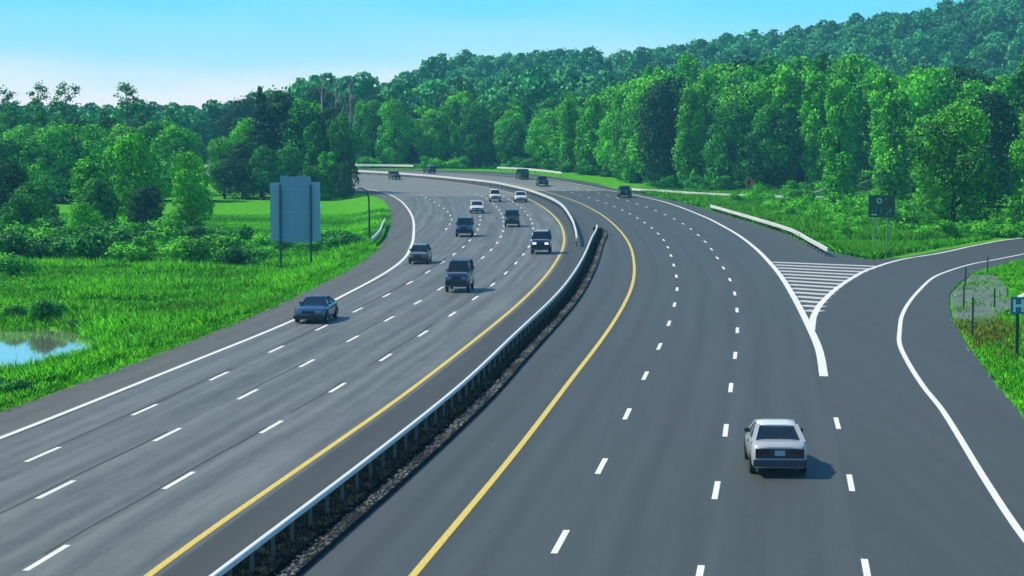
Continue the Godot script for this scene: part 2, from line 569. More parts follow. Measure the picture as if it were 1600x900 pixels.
func vehicle(called: String, kind: String, paint: Material, label: String, category: String, at: Vector3, turn: float, lit := false, roof_paint: Material = null, hood_paint: Material = null) -> Node3D:
	var s := car_shape(kind)
	var t := thing(called, label, category, at, turn, "vehicles driving on the motorway")
	var st := flat_st()
	var rings := []
	for q in s.st: rings.append(ring(q[0], q[1], q[2], q[3], 0.03 if not (s.has("bed") and q[0] > 0.7) else 0.0))
	loft(st, rings)
	obj("body", done(st), paint, t)
	var hd := flat_st()
	hd.set_smooth_group(0)
	var hp := []
	for q in s.st:
		if q[0] > s.nose + 0.1 and q[0] < s.cab[0] + 0.08: hp.append(q)
	for i in hp.size() - 1:
		var qa: Array = hp[i]
		var qb: Array = hp[i + 1]
		var row := []
		for q in [qa, qb]:
			row.append([Vector3(-q[1] * 0.83, q[3] + 0.012, q[0]), Vector3(-q[1] * 0.45, q[3] + 0.042, q[0]), Vector3(q[1] * 0.45, q[3] + 0.042, q[0]), Vector3(q[1] * 0.83, q[3] + 0.012, q[0])])
		for j in 3:
			quad(hd, row[0][j], row[0][j + 1], row[1][j + 1], row[1][j])
	obj("hood", done(hd), hood_paint if hood_paint else paint, t)
	var c: Array = s.cab
	var y0: float = c[4]
	var y1: float = c[5] - 0.05
	var bl: float = c[6]
	var tl: float = c[7]
	var fb := [Vector3(-bl, y0, c[0]), Vector3(bl, y0, c[0])]
	var rb := [Vector3(-bl, y0, c[1]), Vector3(bl, y0, c[1])]
	var ft := [Vector3(-tl, y1, c[2]), Vector3(tl, y1, c[2])]
	var rt := [Vector3(-tl, y1, c[3]), Vector3(tl, y1, c[3])]
	# interior: dark tub with seats, seen through the panes
	obj("interior", boxmesh(Vector3(-bl + 0.06, y0 - 0.06, c[0] + 0.3), Vector3(bl - 0.06, y0 + 0.03, c[1] - 0.15)), M.interior, t)
	var zm: float = lerpf(c[2], c[3], 0.45)
	for sx in [-1.0, 1.0]:
		var se := flat_st()
		box(se, Vector3(sx * tl * 0.5 - 0.21, y0 + 0.031, zm - 0.08), Vector3(sx * tl * 0.5 + 0.21, y1 - 0.2, zm + 0.06))
		obj("seat", done(se), M.seat, t)
		obj("headrest", boxmesh(Vector3(sx * tl * 0.5 - 0.12, y1 - 0.19, zm - 0.06), Vector3(sx * tl * 0.5 + 0.12, y1 - 0.04, zm + 0.04)), M.seat, t)
	if kind != "pickup":
		var zr: float = minf(c[3] + 0.12, c[1] - 0.35)
		obj("rear_seat", boxmesh(Vector3(-tl * 0.86, y0 + 0.031, zr - 0.12), Vector3(tl * 0.86, y1 - 0.24, zr)), M.seat, t)
	obj("windshield", slab(fb[1], fb[0], ft[0], ft[1], 0.01), M.glass, t)
	obj("rear_window", slab(rb[0], rb[1], rt[1], rt[0], 0.01), M.glass, t)
	for k in 2:
		var a: Vector3 = fb[k]
		var b: Vector3 = rb[k]
		var d: Vector3 = ft[k]
		var e: Vector3 = rt[k]
		obj("side_window", slab(a, b, e, d, 0.01) if k == 0 else slab(b, a, d, e, 0.01), M.glass, t)
		for pr in [[0.0, 0.0, 0.07, 0.06], [1.0, 1.0, 0.14 if kind != "pickup" else 0.1, 0.08], [0.48, 0.45, 0.05, 0.09], [0.76, 0.75, 0.05, 0.1]]:
			if pr[0] == 0.76 and kind != "suv" and kind != "van": continue
			var pl := flat_st()
			bar(pl, a.lerp(b, pr[0]), d.lerp(e, pr[1]), pr[2], pr[3])
			obj("pillar", done(pl), paint, t)
		var sx := -1.0 if k == 0 else 1.0
		var mi := flat_st()
		box(mi, Vector3(minf(sx * bl, sx * (bl + 0.16)), y0 + 0.03, c[0] + 0.42), Vector3(maxf(sx * bl, sx * (bl + 0.16)), y0 + 0.14, c[0] + 0.52))
		obj("wing_mirror", done(mi), M.black, t)
		for ax in s.ax:
			var ar := flat_st()
			var hw: float = s.hw
			for i in 14:
				var a0 := PI * i / 14.0
				var a1 := PI * (i + 1) / 14.0
				var rr: float = s.wr + 0.07
				var p0 := Vector3(sx * (hw + 0.004), s.wr + sin(a0) * rr, ax + cos(a0) * rr)
				var p1 := Vector3(sx * (hw + 0.004), s.wr + sin(a1) * rr, ax + cos(a1) * rr)
				var m0 := Vector3(sx * (hw + 0.004), s.wr - 0.12, ax)
				if sx < 0:
					for p in [m0, p1, p0]: ar.add_vertex(p)
				else:
					for p in [m0, p0, p1]: ar.add_vertex(p)
			obj("wheel_arch", done(ar), M.black, t)
			wheel(t, Vector3(sx * (hw + 0.012), s.wr, ax), s.wr, sx)
		var hx: float = 0.62 * s.hw
		obj("headlight", boxmesh(Vector3(sx * hx - 0.17, s.hy - 0.07, s.nose - 0.012), Vector3(sx * hx + 0.17, s.hy + 0.07, s.nose + 0.14)), M.head_on if lit else M.head, t)
		obj("taillight", boxmesh(Vector3(sx * hx - 0.2, s.ly - 0.09, s.tail - 0.12), Vector3(sx * hx + 0.2, s.ly + 0.07, s.tail + 0.012)), M.tail, t)
		obj("door_handle", boxmesh(Vector3(sx * (s.hw + 0.005) - 0.012, y0 - 0.13, 0.22), Vector3(sx * (s.hw + 0.005) + 0.012, y0 - 0.09, 0.4)), M.black, t)
	var rf := flat_st()
	var rrings := []
	for e in [[c[2] - 0.04, 0.9, 0.0], [c[2] + 0.12, 1.0, 0.045], [lerpf(c[2], c[3], 0.5), 1.0, 0.065], [c[3] - 0.12, 1.0, 0.045], [c[3] + 0.05, 0.9, 0.0]]:
		var z: float = e[0]
		var w: float = (tl + 0.035) * e[1]
		var yy: float = y1 + e[2]
		rrings.append([Vector3(w * 0.6, y1 - 0.03, z), Vector3(w, y1 - 0.015, z), Vector3(w * 0.93, yy - 0.005, z), Vector3(w * 0.55, yy + 0.018, z), Vector3(-w * 0.55, yy + 0.018, z), Vector3(-w * 0.93, yy - 0.005, z), Vector3(-w, y1 - 0.015, z), Vector3(-w * 0.6, y1 - 0.03, z)])
	loft(rf, rrings)
	obj("roof", done(rf), roof_paint if roof_paint else paint, t)
	var bw: float = s.hw * 0.93
	obj("front_bumper", boxmesh(Vector3(-bw, s.hy - 0.36, s.nose - 0.05), Vector3(bw, s.hy - 0.17, s.nose + 0.2)), M.black, t)
	obj("rear_bumper", boxmesh(Vector3(-bw, s.ly - 0.44, s.tail - 0.2), Vector3(bw, s.ly - 0.24, s.tail + 0.05)), M.bumper if kind == "sedan" else M.black, t)
	obj("grille", boxmesh(Vector3(-0.36 * s.hw, s.hy - 0.1, s.nose - 0.016), Vector3(0.36 * s.hw, s.hy + 0.07, s.nose + 0.05)), M.black, t)
	obj("license_plate", boxmesh(Vector3(-0.16, s.ly - 0.12, s.tail - 0.01), Vector3(0.16, s.ly + 0.03, s.tail + 0.018)), M.plate, t)
	obj("rear_shade_panel", boxmesh(Vector3(-0.93 * bw, s.ly - 0.2, s.tail - 0.1), Vector3(0.93 * bw, s.ly + 0.08, s.tail + 0.006)), M.rear_shade, t)  # dark band that paints the shade across the tail
	obj("trunk_seam" if kind == "sedan" or kind == "coupe" else "tailgate_seam", boxmesh(Vector3(-0.8 * bw, s.ly + 0.1, s.tail - 0.12), Vector3(0.8 * bw, s.ly + 0.112, s.tail - 0.02)), M.black, t)
	if s.has("bed"):
		obj("truck_bed", boxmesh(Vector3(-0.78, 1.1, 0.85), Vector3(0.78, 1.128, 2.55)), M.black, t)
	if kind == "suv":
		for sx in [-1.0, 1.0]:
			obj("roof_rail", boxmesh(Vector3(sx * 0.6 - 0.02, y1 + 0.05, c[2] + 0.3), Vector3(sx * 0.6 + 0.02, y1 + 0.12, c[3] - 0.2)), M.chrome, t)
	return t

func drive(called: String, kind: String, paint: Material, label: String, category: String, x: float, z: float, away: bool, c: Array, size := Vector3.ONE, lit := false, roof_paint: Material = null, hood_paint: Material = null, turn_share := 1.0) -> Node3D:
	var o := vehicle(called, kind, paint, label, category, Vector3(x, rise(z) + 0.005, z), -atan(slope(c, z)) * turn_share + (0.0 if away else PI), lit, roof_paint, hood_paint)
	o.scale = size
	return o

# ---------------------------------------------------------------- rails
func box_beam(called: String, label: String, pts: Array, h: float, beam_h: float, m: Material, spacing := 1.9, post_m: Material = null) -> Node3D:
	# guardrail: one beam swept along points (x, z) on single posts
	var c := Curve2D.new()
	for i in pts.size():
		var t: Vector2 = (pts[mini(i + 1, pts.size() - 1)] - pts[maxi(i - 1, 0)]) / 6.0
		c.add_point(pts[i], -t, t)
	var o := thing(called, label, "guardrail", Vector3(pts[0].x, rise(pts[0].y), pts[0].y))
	var len := c.get_baked_length()
	var st := flat_st()
	var prev := []
	var n := int(len / 2.0) + 1
	for i in n + 1:
		var d := len * i / n
		var p := c.sample_baked(d)
		var q := c.sample_baked(minf(d + 0.3, len)) - c.sample_baked(maxf(d - 0.3, 0.0))
		var s := Vector2(-q.y, q.x).normalized()
		var yb := rise(p.y) + h - beam_h
		var w := 0.07
		var cur := []
		for e in [[-w, 0.0], [-w, beam_h - 0.02], [-w + 0.02, beam_h], [w - 0.02, beam_h], [w, beam_h - 0.02], [w, 0.0]]:
			cur.append(Vector3(p.x + s.x * e[0], yb + e[1], p.y + s.y * e[0]) - o.position)
		if prev.size():
			for k in 6:
				quad(st, prev[k], cur[k], cur[(k + 1) % 6], prev[(k + 1) % 6])
		else:
			quad(st, cur[0], cur[1], cur[4], cur[5])
		prev = cur
	quad(st, prev[5], prev[4], prev[1], prev[0])
	obj("rail_beam", done(st), m, o)
	var pm := boxmesh(Vector3(-0.04, -0.1, -0.055), Vector3(0.04, h - beam_h, 0.055))
	var d := 0.6
	while d < len:
		var p := c.sample_baked(d)
		var q := c.sample_baked(minf(d + 0.3, len)) - c.sample_baked(maxf(d - 0.3, 0.0))
		var b := obj("post", pm, post_m if post_m else M.post, o)
		b.position = Vector3(p.x, rise(p.y), p.y) - o.position
		b.rotation.y = -atan2(q.y, q.x) + PI / 2
		d += spacing
	return o

func _ready() -> void:
	rng.seed = 7
	# ------------------------------------------------ camera, sky, sun
	var cam := Camera3D.new()
	cam.name = "camera"
	cam.fov = 15.74
	cam.near = 0.5
	cam.far = 4000.0
	add_child(cam)
	cam.position = Vector3(0, 10.4, 0)
	cam.rotation.x = -atan(250.0 / 3256.0)
	cam.current = true
	var env := Environment.new()
	var sky := PanoramaSkyMaterial.new()
	sky.panorama = sky_texture()
	env.sky = Sky.new()
	env.sky.sky_material = sky
	env.background_mode = Environment.BG_SKY
	env.background_energy_multiplier = 1.0
	env.tonemap_mode = Environment.TONE_MAPPER_LINEAR
	env.tonemap_exposure = 1.12
	env.fog_enabled = true
	env.fog_density = 0.00033
	env.fog_light_color = Color(0.45, 0.82, 0.98)
	env.sdfgi_enabled = true
	env.ssao_enabled = true
	env.ssil_enabled = true
	var we := WorldEnvironment.new()
	we.name = "environment"
	we.environment = env
	add_child(we)
	var sun := DirectionalLight3D.new()
	sun.name = "sun"
	sun.light_energy = 1.6
	sun.light_color = Color(1.0, 0.95, 0.83)
	sun.light_angular_distance = 0.5
	sun.shadow_enabled = true
	add_child(sun)
	var az := deg_to_rad(81.0)
	var el := deg_to_rad(50.0)
	sun.look_at_from_position(Vector3.ZERO, -Vector3(-sin(az) * cos(el), sin(el), -cos(az) * cos(el)), Vector3.UP)

	# ------------------------------------------------ lines of the road (x, z)
	CB = curve([Vector2(-14, 10), Vector2(-8.45, -48.5), Vector2(-7.15, -58.5), Vector2(-3.8, -84.5), Vector2(1.2, -132), Vector2(4.1, -174), Vector2(5.1, -205), Vector2(5.1, -240), Vector2(3.7, -283), Vector2(0.5, -330), Vector2(-5.0, -365), Vector2(-13, -384), Vector2(-24, -400), Vector2(-34, -410), Vector2(-48, -421), Vector2(-73, -436), Vector2(-113, -451), Vector2(-170, -470)])
	CD = curve([Vector2(-9.8, 10), Vector2(-2.3, -48), Vector2(0, -65.5), Vector2(2.4, -85.5), Vector2(4.4, -102), Vector2(6.15, -118), Vector2(8.0, -138), Vector2(9.4, -160), Vector2(10.55, -187), Vector2(11.0, -217), Vector2(10.8, -250), Vector2(9.7, -284), Vector2(7.7, -316), Vector2(5.0, -347), Vector2(2.4, -366), Vector2(-2, -381), Vector2(-10.5, -394), Vector2(-20, -407), Vector2(-30, -416), Vector2(-45, -427), Vector2(-70, -442), Vector2(-110, -457), Vector2(-150, -470)])
	CL = curve([Vector2(-30, 10), Vector2(-22.8, -48), Vector2(-18.8, -76), Vector2(-17.2, -88), Vector2(-14.3, -116), Vector2(-12.7, -140), Vector2(-11.8, -160), Vector2(-11.7, -183), Vector2(-12.5, -209), Vector2(-14.2, -243), Vector2(-17.4, -288), Vector2(-21.0, -320), Vector2(-25.5, -342), Vector2(-33, -362), Vector2(-48, -380), Vector2(-73, -396), Vector2(-113, -413), Vector2(-250, -470)])
	CR = curve([Vector2(28.8, 10), Vector2(28.8, -100), Vector2(28.4, -163), Vector2(26.4, -178), Vector2(26.9, -202), Vector2(26.2, -231), Vector2(25.1, -263), Vector2(23.4, -295), Vector2(20.5, -330), Vector2(18.3, -350), Vector2(14.5, -378), Vector2(8.0, -396), Vector2(0, -412), Vector2(-10, -421), Vector2(-22, -431), Vector2(-42, -444), Vector2(-108, -472)])
	CM = curve([Vector2(-13.7, 10), Vector2(-12.8, 0), Vector2(-9.4, -23), Vector2(-6.47, -44.5), Vector2(-4.55, -58), Vector2(-1.87, -78.5), Vector2(-0.2, -94.5), Vector2(2.7, -122), Vector2(4.5, -144), Vector2(5.85, -164), Vector2(7.1, -185), Vector2(8.45, -206), Vector2(8.7, -225), Vector2(7, -470)])
	CA = curve([Vector2(-27.5, 10), Vector2(-21, -44), Vector2(-17.2, -69.5), Vector2(-14.6, -90), Vector2(-11.9, -112), Vector2(-10.6, -128), Vector2(-9.2, -148), Vector2(-8.6, -166), Vector2(-8.9, -184), Vector2(-9.5, -201), Vector2(-11.6, -243), Vector2(-15, -288), Vector2(-18.6, -322), Vector2(-23.2, -350), Vector2(-31, -370), Vector2(-46, -387), Vector2(-71, -403), Vector2(-111, -420), Vector2(-240, -470)])
	CC = curve([Vector2(-12.4, 10), Vector2(-6.85, -48), Vector2(-4.9, -62), Vector2(-2.0, -84), Vector2(-0.25, -102), Vector2(3.1, -132), Vector2(6.2, -177), Vector2(7.6, -205), Vector2(8.0, -225), Vector2(7.3, -260), Vector2(6.6, -290), Vector2(4.6, -330), Vector2(0.4, -365), Vector2(-4, -380), Vector2(-12, -392), Vector2(-22, -404.5), Vector2(-32, -413.5), Vector2(-46, -424.5), Vector2(-71, -439.5), Vector2(-111, -454.5), Vector2(-160, -470)])

	# ------------------------------------------------ materials
	M.leaf = StandardMaterial3D.new()
	M.leaf.vertex_color_use_as_albedo = true
	M.leaf.roughness = 0.6
	M.leaf.metallic_specular = 0.3
	M.leaf.backlight_enabled = true
	M.leaf.backlight = Color(0.55, 0.6, 0.3)
	M.blade = M.leaf.duplicate()
	M.blade.backlight = Color(0.4, 0.5, 0.2)
	M.bark = mat(0.05, 0.045, 0.04, 0.9)
	M.pale_bark = mat(0.26, 0.24, 0.21, 0.9)
	M.dead_bark = mat(0.3, 0.29, 0.28, 0.9)
	M.white_paint = paint(noise_texture(61, 0.06, [srgb(0.42, 0.44, 0.44), srgb(0.7, 0.72, 0.71), srgb(0.8, 0.81, 0.8)], [0.1, 0.4, 0.7]))
	M.hatch_paint = paint(noise_texture(63, 0.05, [srgb(0.2, 0.22, 0.22), srgb(0.48, 0.5, 0.5), srgb(0.66, 0.68, 0.66)], [0.15, 0.45, 0.8]))
	M.yellow_paint = paint(noise_texture(62, 0.06, [srgb(0.3, 0.26, 0.08), srgb(0.62, 0.47, 0.07), srgb(0.72, 0.56, 0.12)], [0.1, 0.4, 0.75]))
	M.rail = mat(0.78, 0.80, 0.82, 0.4, 0.15)
	M.post = mat(0.09, 0.10, 0.10, 0.7)
	M.black = mat(0.012, 0.013, 0.015, 0.5)
	M.bumper = mat(0.035, 0.042, 0.065, 0.5)
	M.rubber = mat(0.012, 0.012, 0.012, 0.9)
	M.rim = mat(0.45, 0.46, 0.48, 0.3, 0.7)
	M.chrome = mat(0.6, 0.6, 0.62, 0.2, 0.9)
	M.glass = mat(0.012, 0.02, 0.03, 0.06, 0.0, 0.6)
	M.glass.transparency = BaseMaterial3D.TRANSPARENCY_ALPHA
	M.glass.albedo_color.a = 0.6
	M.seat = mat(0.03, 0.034, 0.04, 0.8)
	M.interior = mat(0.01, 0.01, 0.012, 0.8)
	M.head = mat(0.22, 0.24, 0.27, 0.15, 0.1)
	M.head_on = mat(0.9, 0.9, 0.88, 0.2)
	M.head_on.emission_enabled = true
	M.head_on.emission = Color(1.0, 0.97, 0.9)
	M.head_on.emission_energy_multiplier = 1.2
	M.rear_shade = mat(0.02, 0.025, 0.045, 0.35)
	M.tail = mat(0.06, 0.008, 0.016, 0.25)
	M.plate = mat(0.35, 0.42, 0.5, 0.5)
	M.asphalt_left = asphalt_mat(asphalt_texture(3, Vector3(0.110, 0.122, 0.124), 0.55, 0.1), 0.58)
	M.asphalt_right = asphalt_mat(asphalt_texture(11, Vector3(0.045, 0.058, 0.064), 0.2, 0.09), 0.66)
	M.asphalt_shoulder = asphalt_mat(asphalt_texture(33, Vector3(0.085, 0.094, 0.096), 0.25, 0.0), 0.75)
	M.asphalt_median = asphalt_mat(asphalt_texture(35, Vector3(0.042, 0.049, 0.053), 0.3, 0.0), 0.7)
	M.glare_paving = asphalt_mat(asphalt_texture(37, Vector3(0.165, 0.18, 0.178), 0.3, 0.08), 0.6)  # older, paler paving; its tone also carries the grazing glare of the far road
	M.asphalt_ramp = asphalt_mat(asphalt_texture(21, Vector3(0.044, 0.057, 0.063), 0.12, 0.0), 0.68)
	var gt := noise_texture(4, 0.02, [srgb(0.03, 0.2, 0.003), srgb(0.055, 0.32, 0.003), srgb(0.085, 0.37, 0.004), srgb(0.14, 0.37, 0.008)], [0.0, 0.42, 0.62, 1.0], 1024, 5)
	M.ground = StandardMaterial3D.new()
	M.ground.albedo_texture = gt
	M.ground.roughness = 0.9
	M.ground.metallic_specular = 0.2
	M.ground.uv1_triplanar = true
	M.ground.uv1_world_triplanar = true
	M.ground.uv1_scale = Vector3(0.03, 0.03, 0.03)
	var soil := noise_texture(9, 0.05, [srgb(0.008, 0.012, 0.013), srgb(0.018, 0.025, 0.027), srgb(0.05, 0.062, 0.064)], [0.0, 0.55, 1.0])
	M.soil = StandardMaterial3D.new()
	M.soil.albedo_texture = soil
	M.soil.roughness = 0.95
	M.soil.uv1_triplanar = true
	M.soil.uv1_world_triplanar = true
	M.soil.uv1_scale = Vector3(0.5, 0.5, 0.5)
	var grav := noise_texture(19, 0.08, [srgb(0.04, 0.07, 0.065), srgb(0.10, 0.145, 0.14), srgb(0.24, 0.29, 0.27)], [0.2, 0.5, 0.85])
	M.gravel = StandardMaterial3D.new()
	M.gravel.albedo_texture = grav
	M.gravel.roughness = 0.95
	M.gravel.uv1_triplanar = true
	M.gravel.uv1_world_triplanar = true
	M.gravel.uv1_scale = Vector3(0.4, 0.4, 0.4)
	M.water = mat(0.86, 0.9, 0.86, 0.05, 0.85, 0.8)

	# ------------------------------------------------ ground sheet
	var xs := []
	var x := -880.0
	while x < 900.0:
		xs.append(x)
		x += 60.0 if absf(x) > 360 else 20.0 if absf(x) > 140 else 4.0 if x < -46 or x > 50 else 1.25 if x < -8 else 3.0
	var zs := []
	var z := 60.0
	while z > -1120.0:
		zs.append(z)
		z -= 20.0 if z > 0 else 5.0 if z > -60 else 1.5 if z > -240 else 3.0 if z > -460 else 25.0 if z > -1000 else 80.0
	var gv := PackedVector3Array()
	for zz in zs:
		for xx in xs:
			gv.append(Vector3(xx, land(xx, zz), zz))
	var gst := PackedInt32Array()
	var wd := xs.size()
	for j in zs.size() - 1:
		for i in wd - 1:
			var a := j * wd + i
			gst.append_array([a, a + wd + 1, a + 1, a, a + wd, a + wd + 1])
	var tool := SurfaceTool.new()
	tool.create_from_arrays(amesh(gv, PackedVector3Array(), PackedVector2Array(), PackedColorArray(), gst).surface_get_arrays(0))
	tool.generate_normals()
	struct("ground", tool.commit(), M.ground)

	# ------------------------------------------------ pavements
	var off_b := func(q: float): return func(zq: float): return q
	struct("left_shoulder", strip(func(q): return cx(CL, q), func(q): return cx(CA, q) - 0.25, 10, -470, 0.0, 2.0, 2), M.asphalt_shoulder)
	struct("median_shoulder", strip(func(q): return cx(CB, q) + 0.3, func(q): return maxf(cx(CC, q), cx(CB, q) + 0.5), 10, -470, 0.0, 2.0, 1), M.asphalt_median)
	var road_left := struct("left_carriageway", strip(func(q): return cx(CA, q) - 0.25, func(q): return cx(CB, q) + 0.3, 10, -318, 0.0, 2.0, 4), M.asphalt_left)
	struct("far_left_pavement", strip(func(q): return cx(CA, q) - 0.25, func(q): return cx(CB, q) + 0.3, -318, -470, 0.0, 2.0, 4), M.glare_paving)
	var road_right := struct("right_carriageway", strip(func(q): return maxf(cx(CC, q), cx(CB, q) + 0.5), func(q): return cx(CD, q) + 10.4, 10, -346, 0.0, 2.0, 3, 12.4, 60.0, CD), M.asphalt_right)
	struct("far_right_pavement", strip(func(q): return maxf(cx(CC, q), cx(CB, q) + 0.5), func(q): return cx(CD, q) + 10.4, -346, -456, 0.0, 2.0, 3, 12.4, 60.0, CD), M.glare_paving)
	struct("right_shoulder", strip(func(q): return cx(CD, q) + 10.4, func(q): return maxf(cx(CR, q), cx(CD, q) + 10.6), -165, -456, 0.0, 2.0, 2, 12.4, 60.0, CD), M.asphalt_ramp)
	var rp := []
	for i in 30:
		var zq := lerpf(10, -165, i / 29.0)
		rp.append(Vector2(cx(CD, zq) + 10.4, zq))
	for p in [[28.4, -165], [31.5, -167.5], [36.2, -176.5], [42.6, -189], [49, -199], [70, -226], [112, -268], [118, -258], [76, -217], [57, -193], [40, -164], [35.7, -155.5], [33.0, -149], [30.3, -140.5], [27.6, -131], [25.6, -121.5], [23.8, -112], [22.2, -101.5], [20.8, -92], [19.7, -84], [18.6, -75.5], [17.3, -62], [15.4, -40], [12.5, 10]]:
		rp.append(Vector2(p[0], p[1]))
	var ramp := struct("exit_ramp", polygon(rp, 0.0), M.asphalt_ramp)

	# ------------------------------------------------ painted lines: parts of the carriageway they lie on
	var Y := 0.006
	obj("yellow_edge_line", path_strip(line_pts(CB, off_b.call(0.0), 5, -440), 0.2, 0.2, Y, false), M.yellow_paint, road_left)
	obj("yellow_edge_line", path_strip(line_pts(CD, off_b.call(0.0), 5, -440), 0.2, 0.2, Y, false), M.yellow_paint, road_right)
	obj("white_edge_line", path_strip(line_pts(CA, off_b.call(0.0), 5, -420), 0.22, 0.26, Y, false), M.white_paint, road_left)
	obj("white_edge_line", path_strip([Vector2(13.1, -87), Vector2(14.5, -98), Vector2(15.8, -111), Vector2(17.2, -126), Vector2(18.75, -144), Vector2(19.9, -160), Vector2(21.1, -180), Vector2(22.05, -203), Vector2(22.5, -226), Vector2(22.6, -245), Vector2(22.1, -278), Vector2(21, -302), Vector2(19.1, -324), Vector2(17, -342), Vector2(14.2, -362), Vector2(10, -379), Vector2(4, -394), Vector2(-6, -407), Vector2(-18, -418), Vector2(-40, -434), Vector2(-106, -464)], 0.37, 0.2, Y), M.white_paint, road_right)
	obj("white_gore_line", path_strip([Vector2(15.45, -107), Vector2(16.15, -111.5), Vector2(16.9, -116), Vector2(18.5, -124), Vector2(21.1, -135), Vector2(23.8, -145), Vector2(26.4, -153.5), Vector2(30.7, -164.5), Vector2(35.7, -173.5), Vector2(42, -186.5), Vector2(48.2, -197), Vector2(69, -224), Vector2(111, -266)], 0.37, 0.24, Y + 0.004), M.white_paint, ramp)
	obj("white_edge_line", path_strip([Vector2(11, -20), Vector2(12.6, -46), Vector2(13.0, -52), Vector2(13.95, -60.5), Vector2(15.8, -75.5), Vector2(16.6, -83.5), Vector2(17.6, -92), Vector2(18.7, -100), Vector2(20.0, -107), Vector2(21.6, -115), Vector2(23.7, -124), Vector2(26.3, -134), Vector2(29.4, -145), Vector2(32.4, -153), Vector2(35.3, -159.5), Vector2(38.4, -165), Vector2(55, -194), Vector2(75, -219), Vector2(116, -261)], 0.22, 0.22, Y), M.white_paint, ramp)
	var dash := func(road: Node, c: Array, off: Callable, z0: float, count: int, period: float, len: float):
		var zz := z0
		for i in count:
			var s := slope(c, zz)
			var k := sqrt(1.0 + s * s)
			var o: float = off.call(zz) / k
			var px := cx(c, zz) + o
			var pz: float = zz + o * s
			var d := Vector2(s, -1.0) / k
			var m := Vector2(px, pz)
			obj("lane_dash", path_strip([m - d * len / 2, m + d * len / 2], 0.17, 0.17, Y, false), M.white_paint, road)
			zz -= period / k
	dash.call(road_left, CB, func(q): return -8.75, -54.2, 24, 10.72, 3.05)
	dash.call(road_left, CB, func(q): return -6.08, -58.7, 26, 10.9, 3.05)
	dash.call(road_left, CB, func(q): return -3.02, -49.6, 27, 11.15, 3.05)
	dash.call(road_left, CB, func(q): return -12.0 - 3.0 * sm(230, 330, -q), -215.0, 11, 11.2, 3.05)
	dash.call(road_right, CD, func(q): return 2.98 + 0.62 * sm(150, 220, -q), -52.3, 27, 11.85, 3.0)
	dash.call(road_right, CD, func(q): return 6.62 + 1.05 * sm(150, 240, -q), -48.4, 27, 11.95, 3.0)
	dash.call(road_right, CD, func(q): return 10.5, -37.4, 4, 12.4, 2.9)
	var seam := mat(0.032, 0.036, 0.038, 0.75)
	var seam_of := func(road: Node, c: Array, o: float, z0: float, z1: float, ph: float):
		var zz := z0
		while zz > z1:
			var l := 9.0 + 14.0 * absf(sin(zz * 1.7 + ph))
			var pts := line_pts(c, func(q): return o + 0.035 * sin(q * 0.55 + ph) + 0.02 * sin(q * 1.9), zz, maxf(zz - l, z1 - 1.0))
			obj("tar_seam", path_strip(pts, 0.06, 0.1, 0.003, true), seam, road)
			zz -= l + 1.5 + 9.0 * absf(sin(zz * 0.9 + ph * 2.0))
	seam_of.call(road_left, CB, -8.95, -50, -190, 0.3)
	seam_of.call(road_left, CB, -6.28, -50, -190, 1.1)
	seam_of.call(road_left, CB, -3.2, -50, -180, 2.2)
	seam_of.call(road_left, CB, -11.25, -60, -170, 3.4)
	# hatching in the gore: one bar at a time, from the tip to the blunt end
	var gl := [Vector2(16.2, -111.5), Vector2(17.3, -126), Vector2(18.9, -144), Vector2(20.3, -163)]
	var gr := [Vector2(16.6, -112.5), Vector2(18.8, -125), Vector2(22.0, -138.5), Vector2(25.0, -149), Vector2(28.6, -159)]
	var at_z := func(p: Array, zq: float) -> float:
		for i in p.size() - 1:
			if zq <= p[i].y and zq >= p[i + 1].y:
				return lerpf(p[i].x, p[i + 1].x, (zq - p[i].y) / (p[i + 1].y - p[i].y))
		return p[p.size() - 1].x
	var gz := -118.5
	while gz > -163:
		var gx0: float = at_z.call(gl, gz)
		var gx1: float = at_z.call(gr, gz)
		var lift := 4.6 * clampf((-gz - 118.0) / 45.0, 0.0, 1.0) + 0.4
		gx1 = at_z.call(gr, gz + lift)
		obj("hatch_bar", path_strip([Vector2(gx0, gz - 0.3), Vector2(gx1, gz + lift)], 1.15, 1.15, Y - 0.002, false), M.hatch_paint, ramp)
		gz -= 3.3
	# tarred joint across the far left lanes
	obj("tar_joint", path_strip([Vector2(-20.0, -322), Vector2(-13.2, -318)], 1.0, 0.8, Y - 0.003, false), mat(0.03, 0.032, 0.034, 0.8), road_left)

	# ------------------------------------------------ median bed with its kerb
	var bst := flat_st()
	var last := []
	for i in 92:
		var zq := 10.0 - i * 2.5
		var k := 1.0 - sm(205.0, 218.0, -zq)
		var c := bed_x(zq)
		var cur := [Vector3(c + 0.55 * sm(60, 150, -zq), -0.02, zq), Vector3(c + 0.06 + 0.55 * sm(60, 150, -zq), 0.06, zq), Vector3(c + lerpf(0.8, 1.5, k), 0.11, zq), Vector3(c + lerpf(0.9, 1.86, k), 0.13, zq), Vector3(c + lerpf(0.92, 1.89, k), -0.02, zq)]
		if last.size():
			for j in 4:
				quad(bst, last[j], cur[j], cur[j + 1], last[j + 1])
		last = cur
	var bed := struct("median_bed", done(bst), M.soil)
	M.weed = mat(1, 1, 1, 0.95, 0.0, 0.1)
	M.weed.vertex_color_use_as_albedo = true
	M.soil.metallic_specular = 0.1
	M.stone = mat(1, 1, 1, 0.9, 0.0, 0.2)
	M.stone.vertex_color_use_as_albedo = true
	var ts := []
	var cs := []
	for i in 15000:
		var zq := rng.randf_range(-40, -214)
		var c := bed_x(zq)
		var s := rng.randf_range(0.4, 1.0)
		ts.append(Transform3D(Basis(Vector3.UP, rng.randf() * TAU).scaled(Vector3(s, s * rng.randf_range(0.6, 1.2), s)), Vector3(c + rng.randf_range(0.15 + 0.55 * sm(60, 150, -zq), 1.5), 0.06, zq)))
		var g := rng.randf_range(0.6, 1.6)
		cs.append(Color(0.007 * g, 0.016 * g, 0.017 * g))
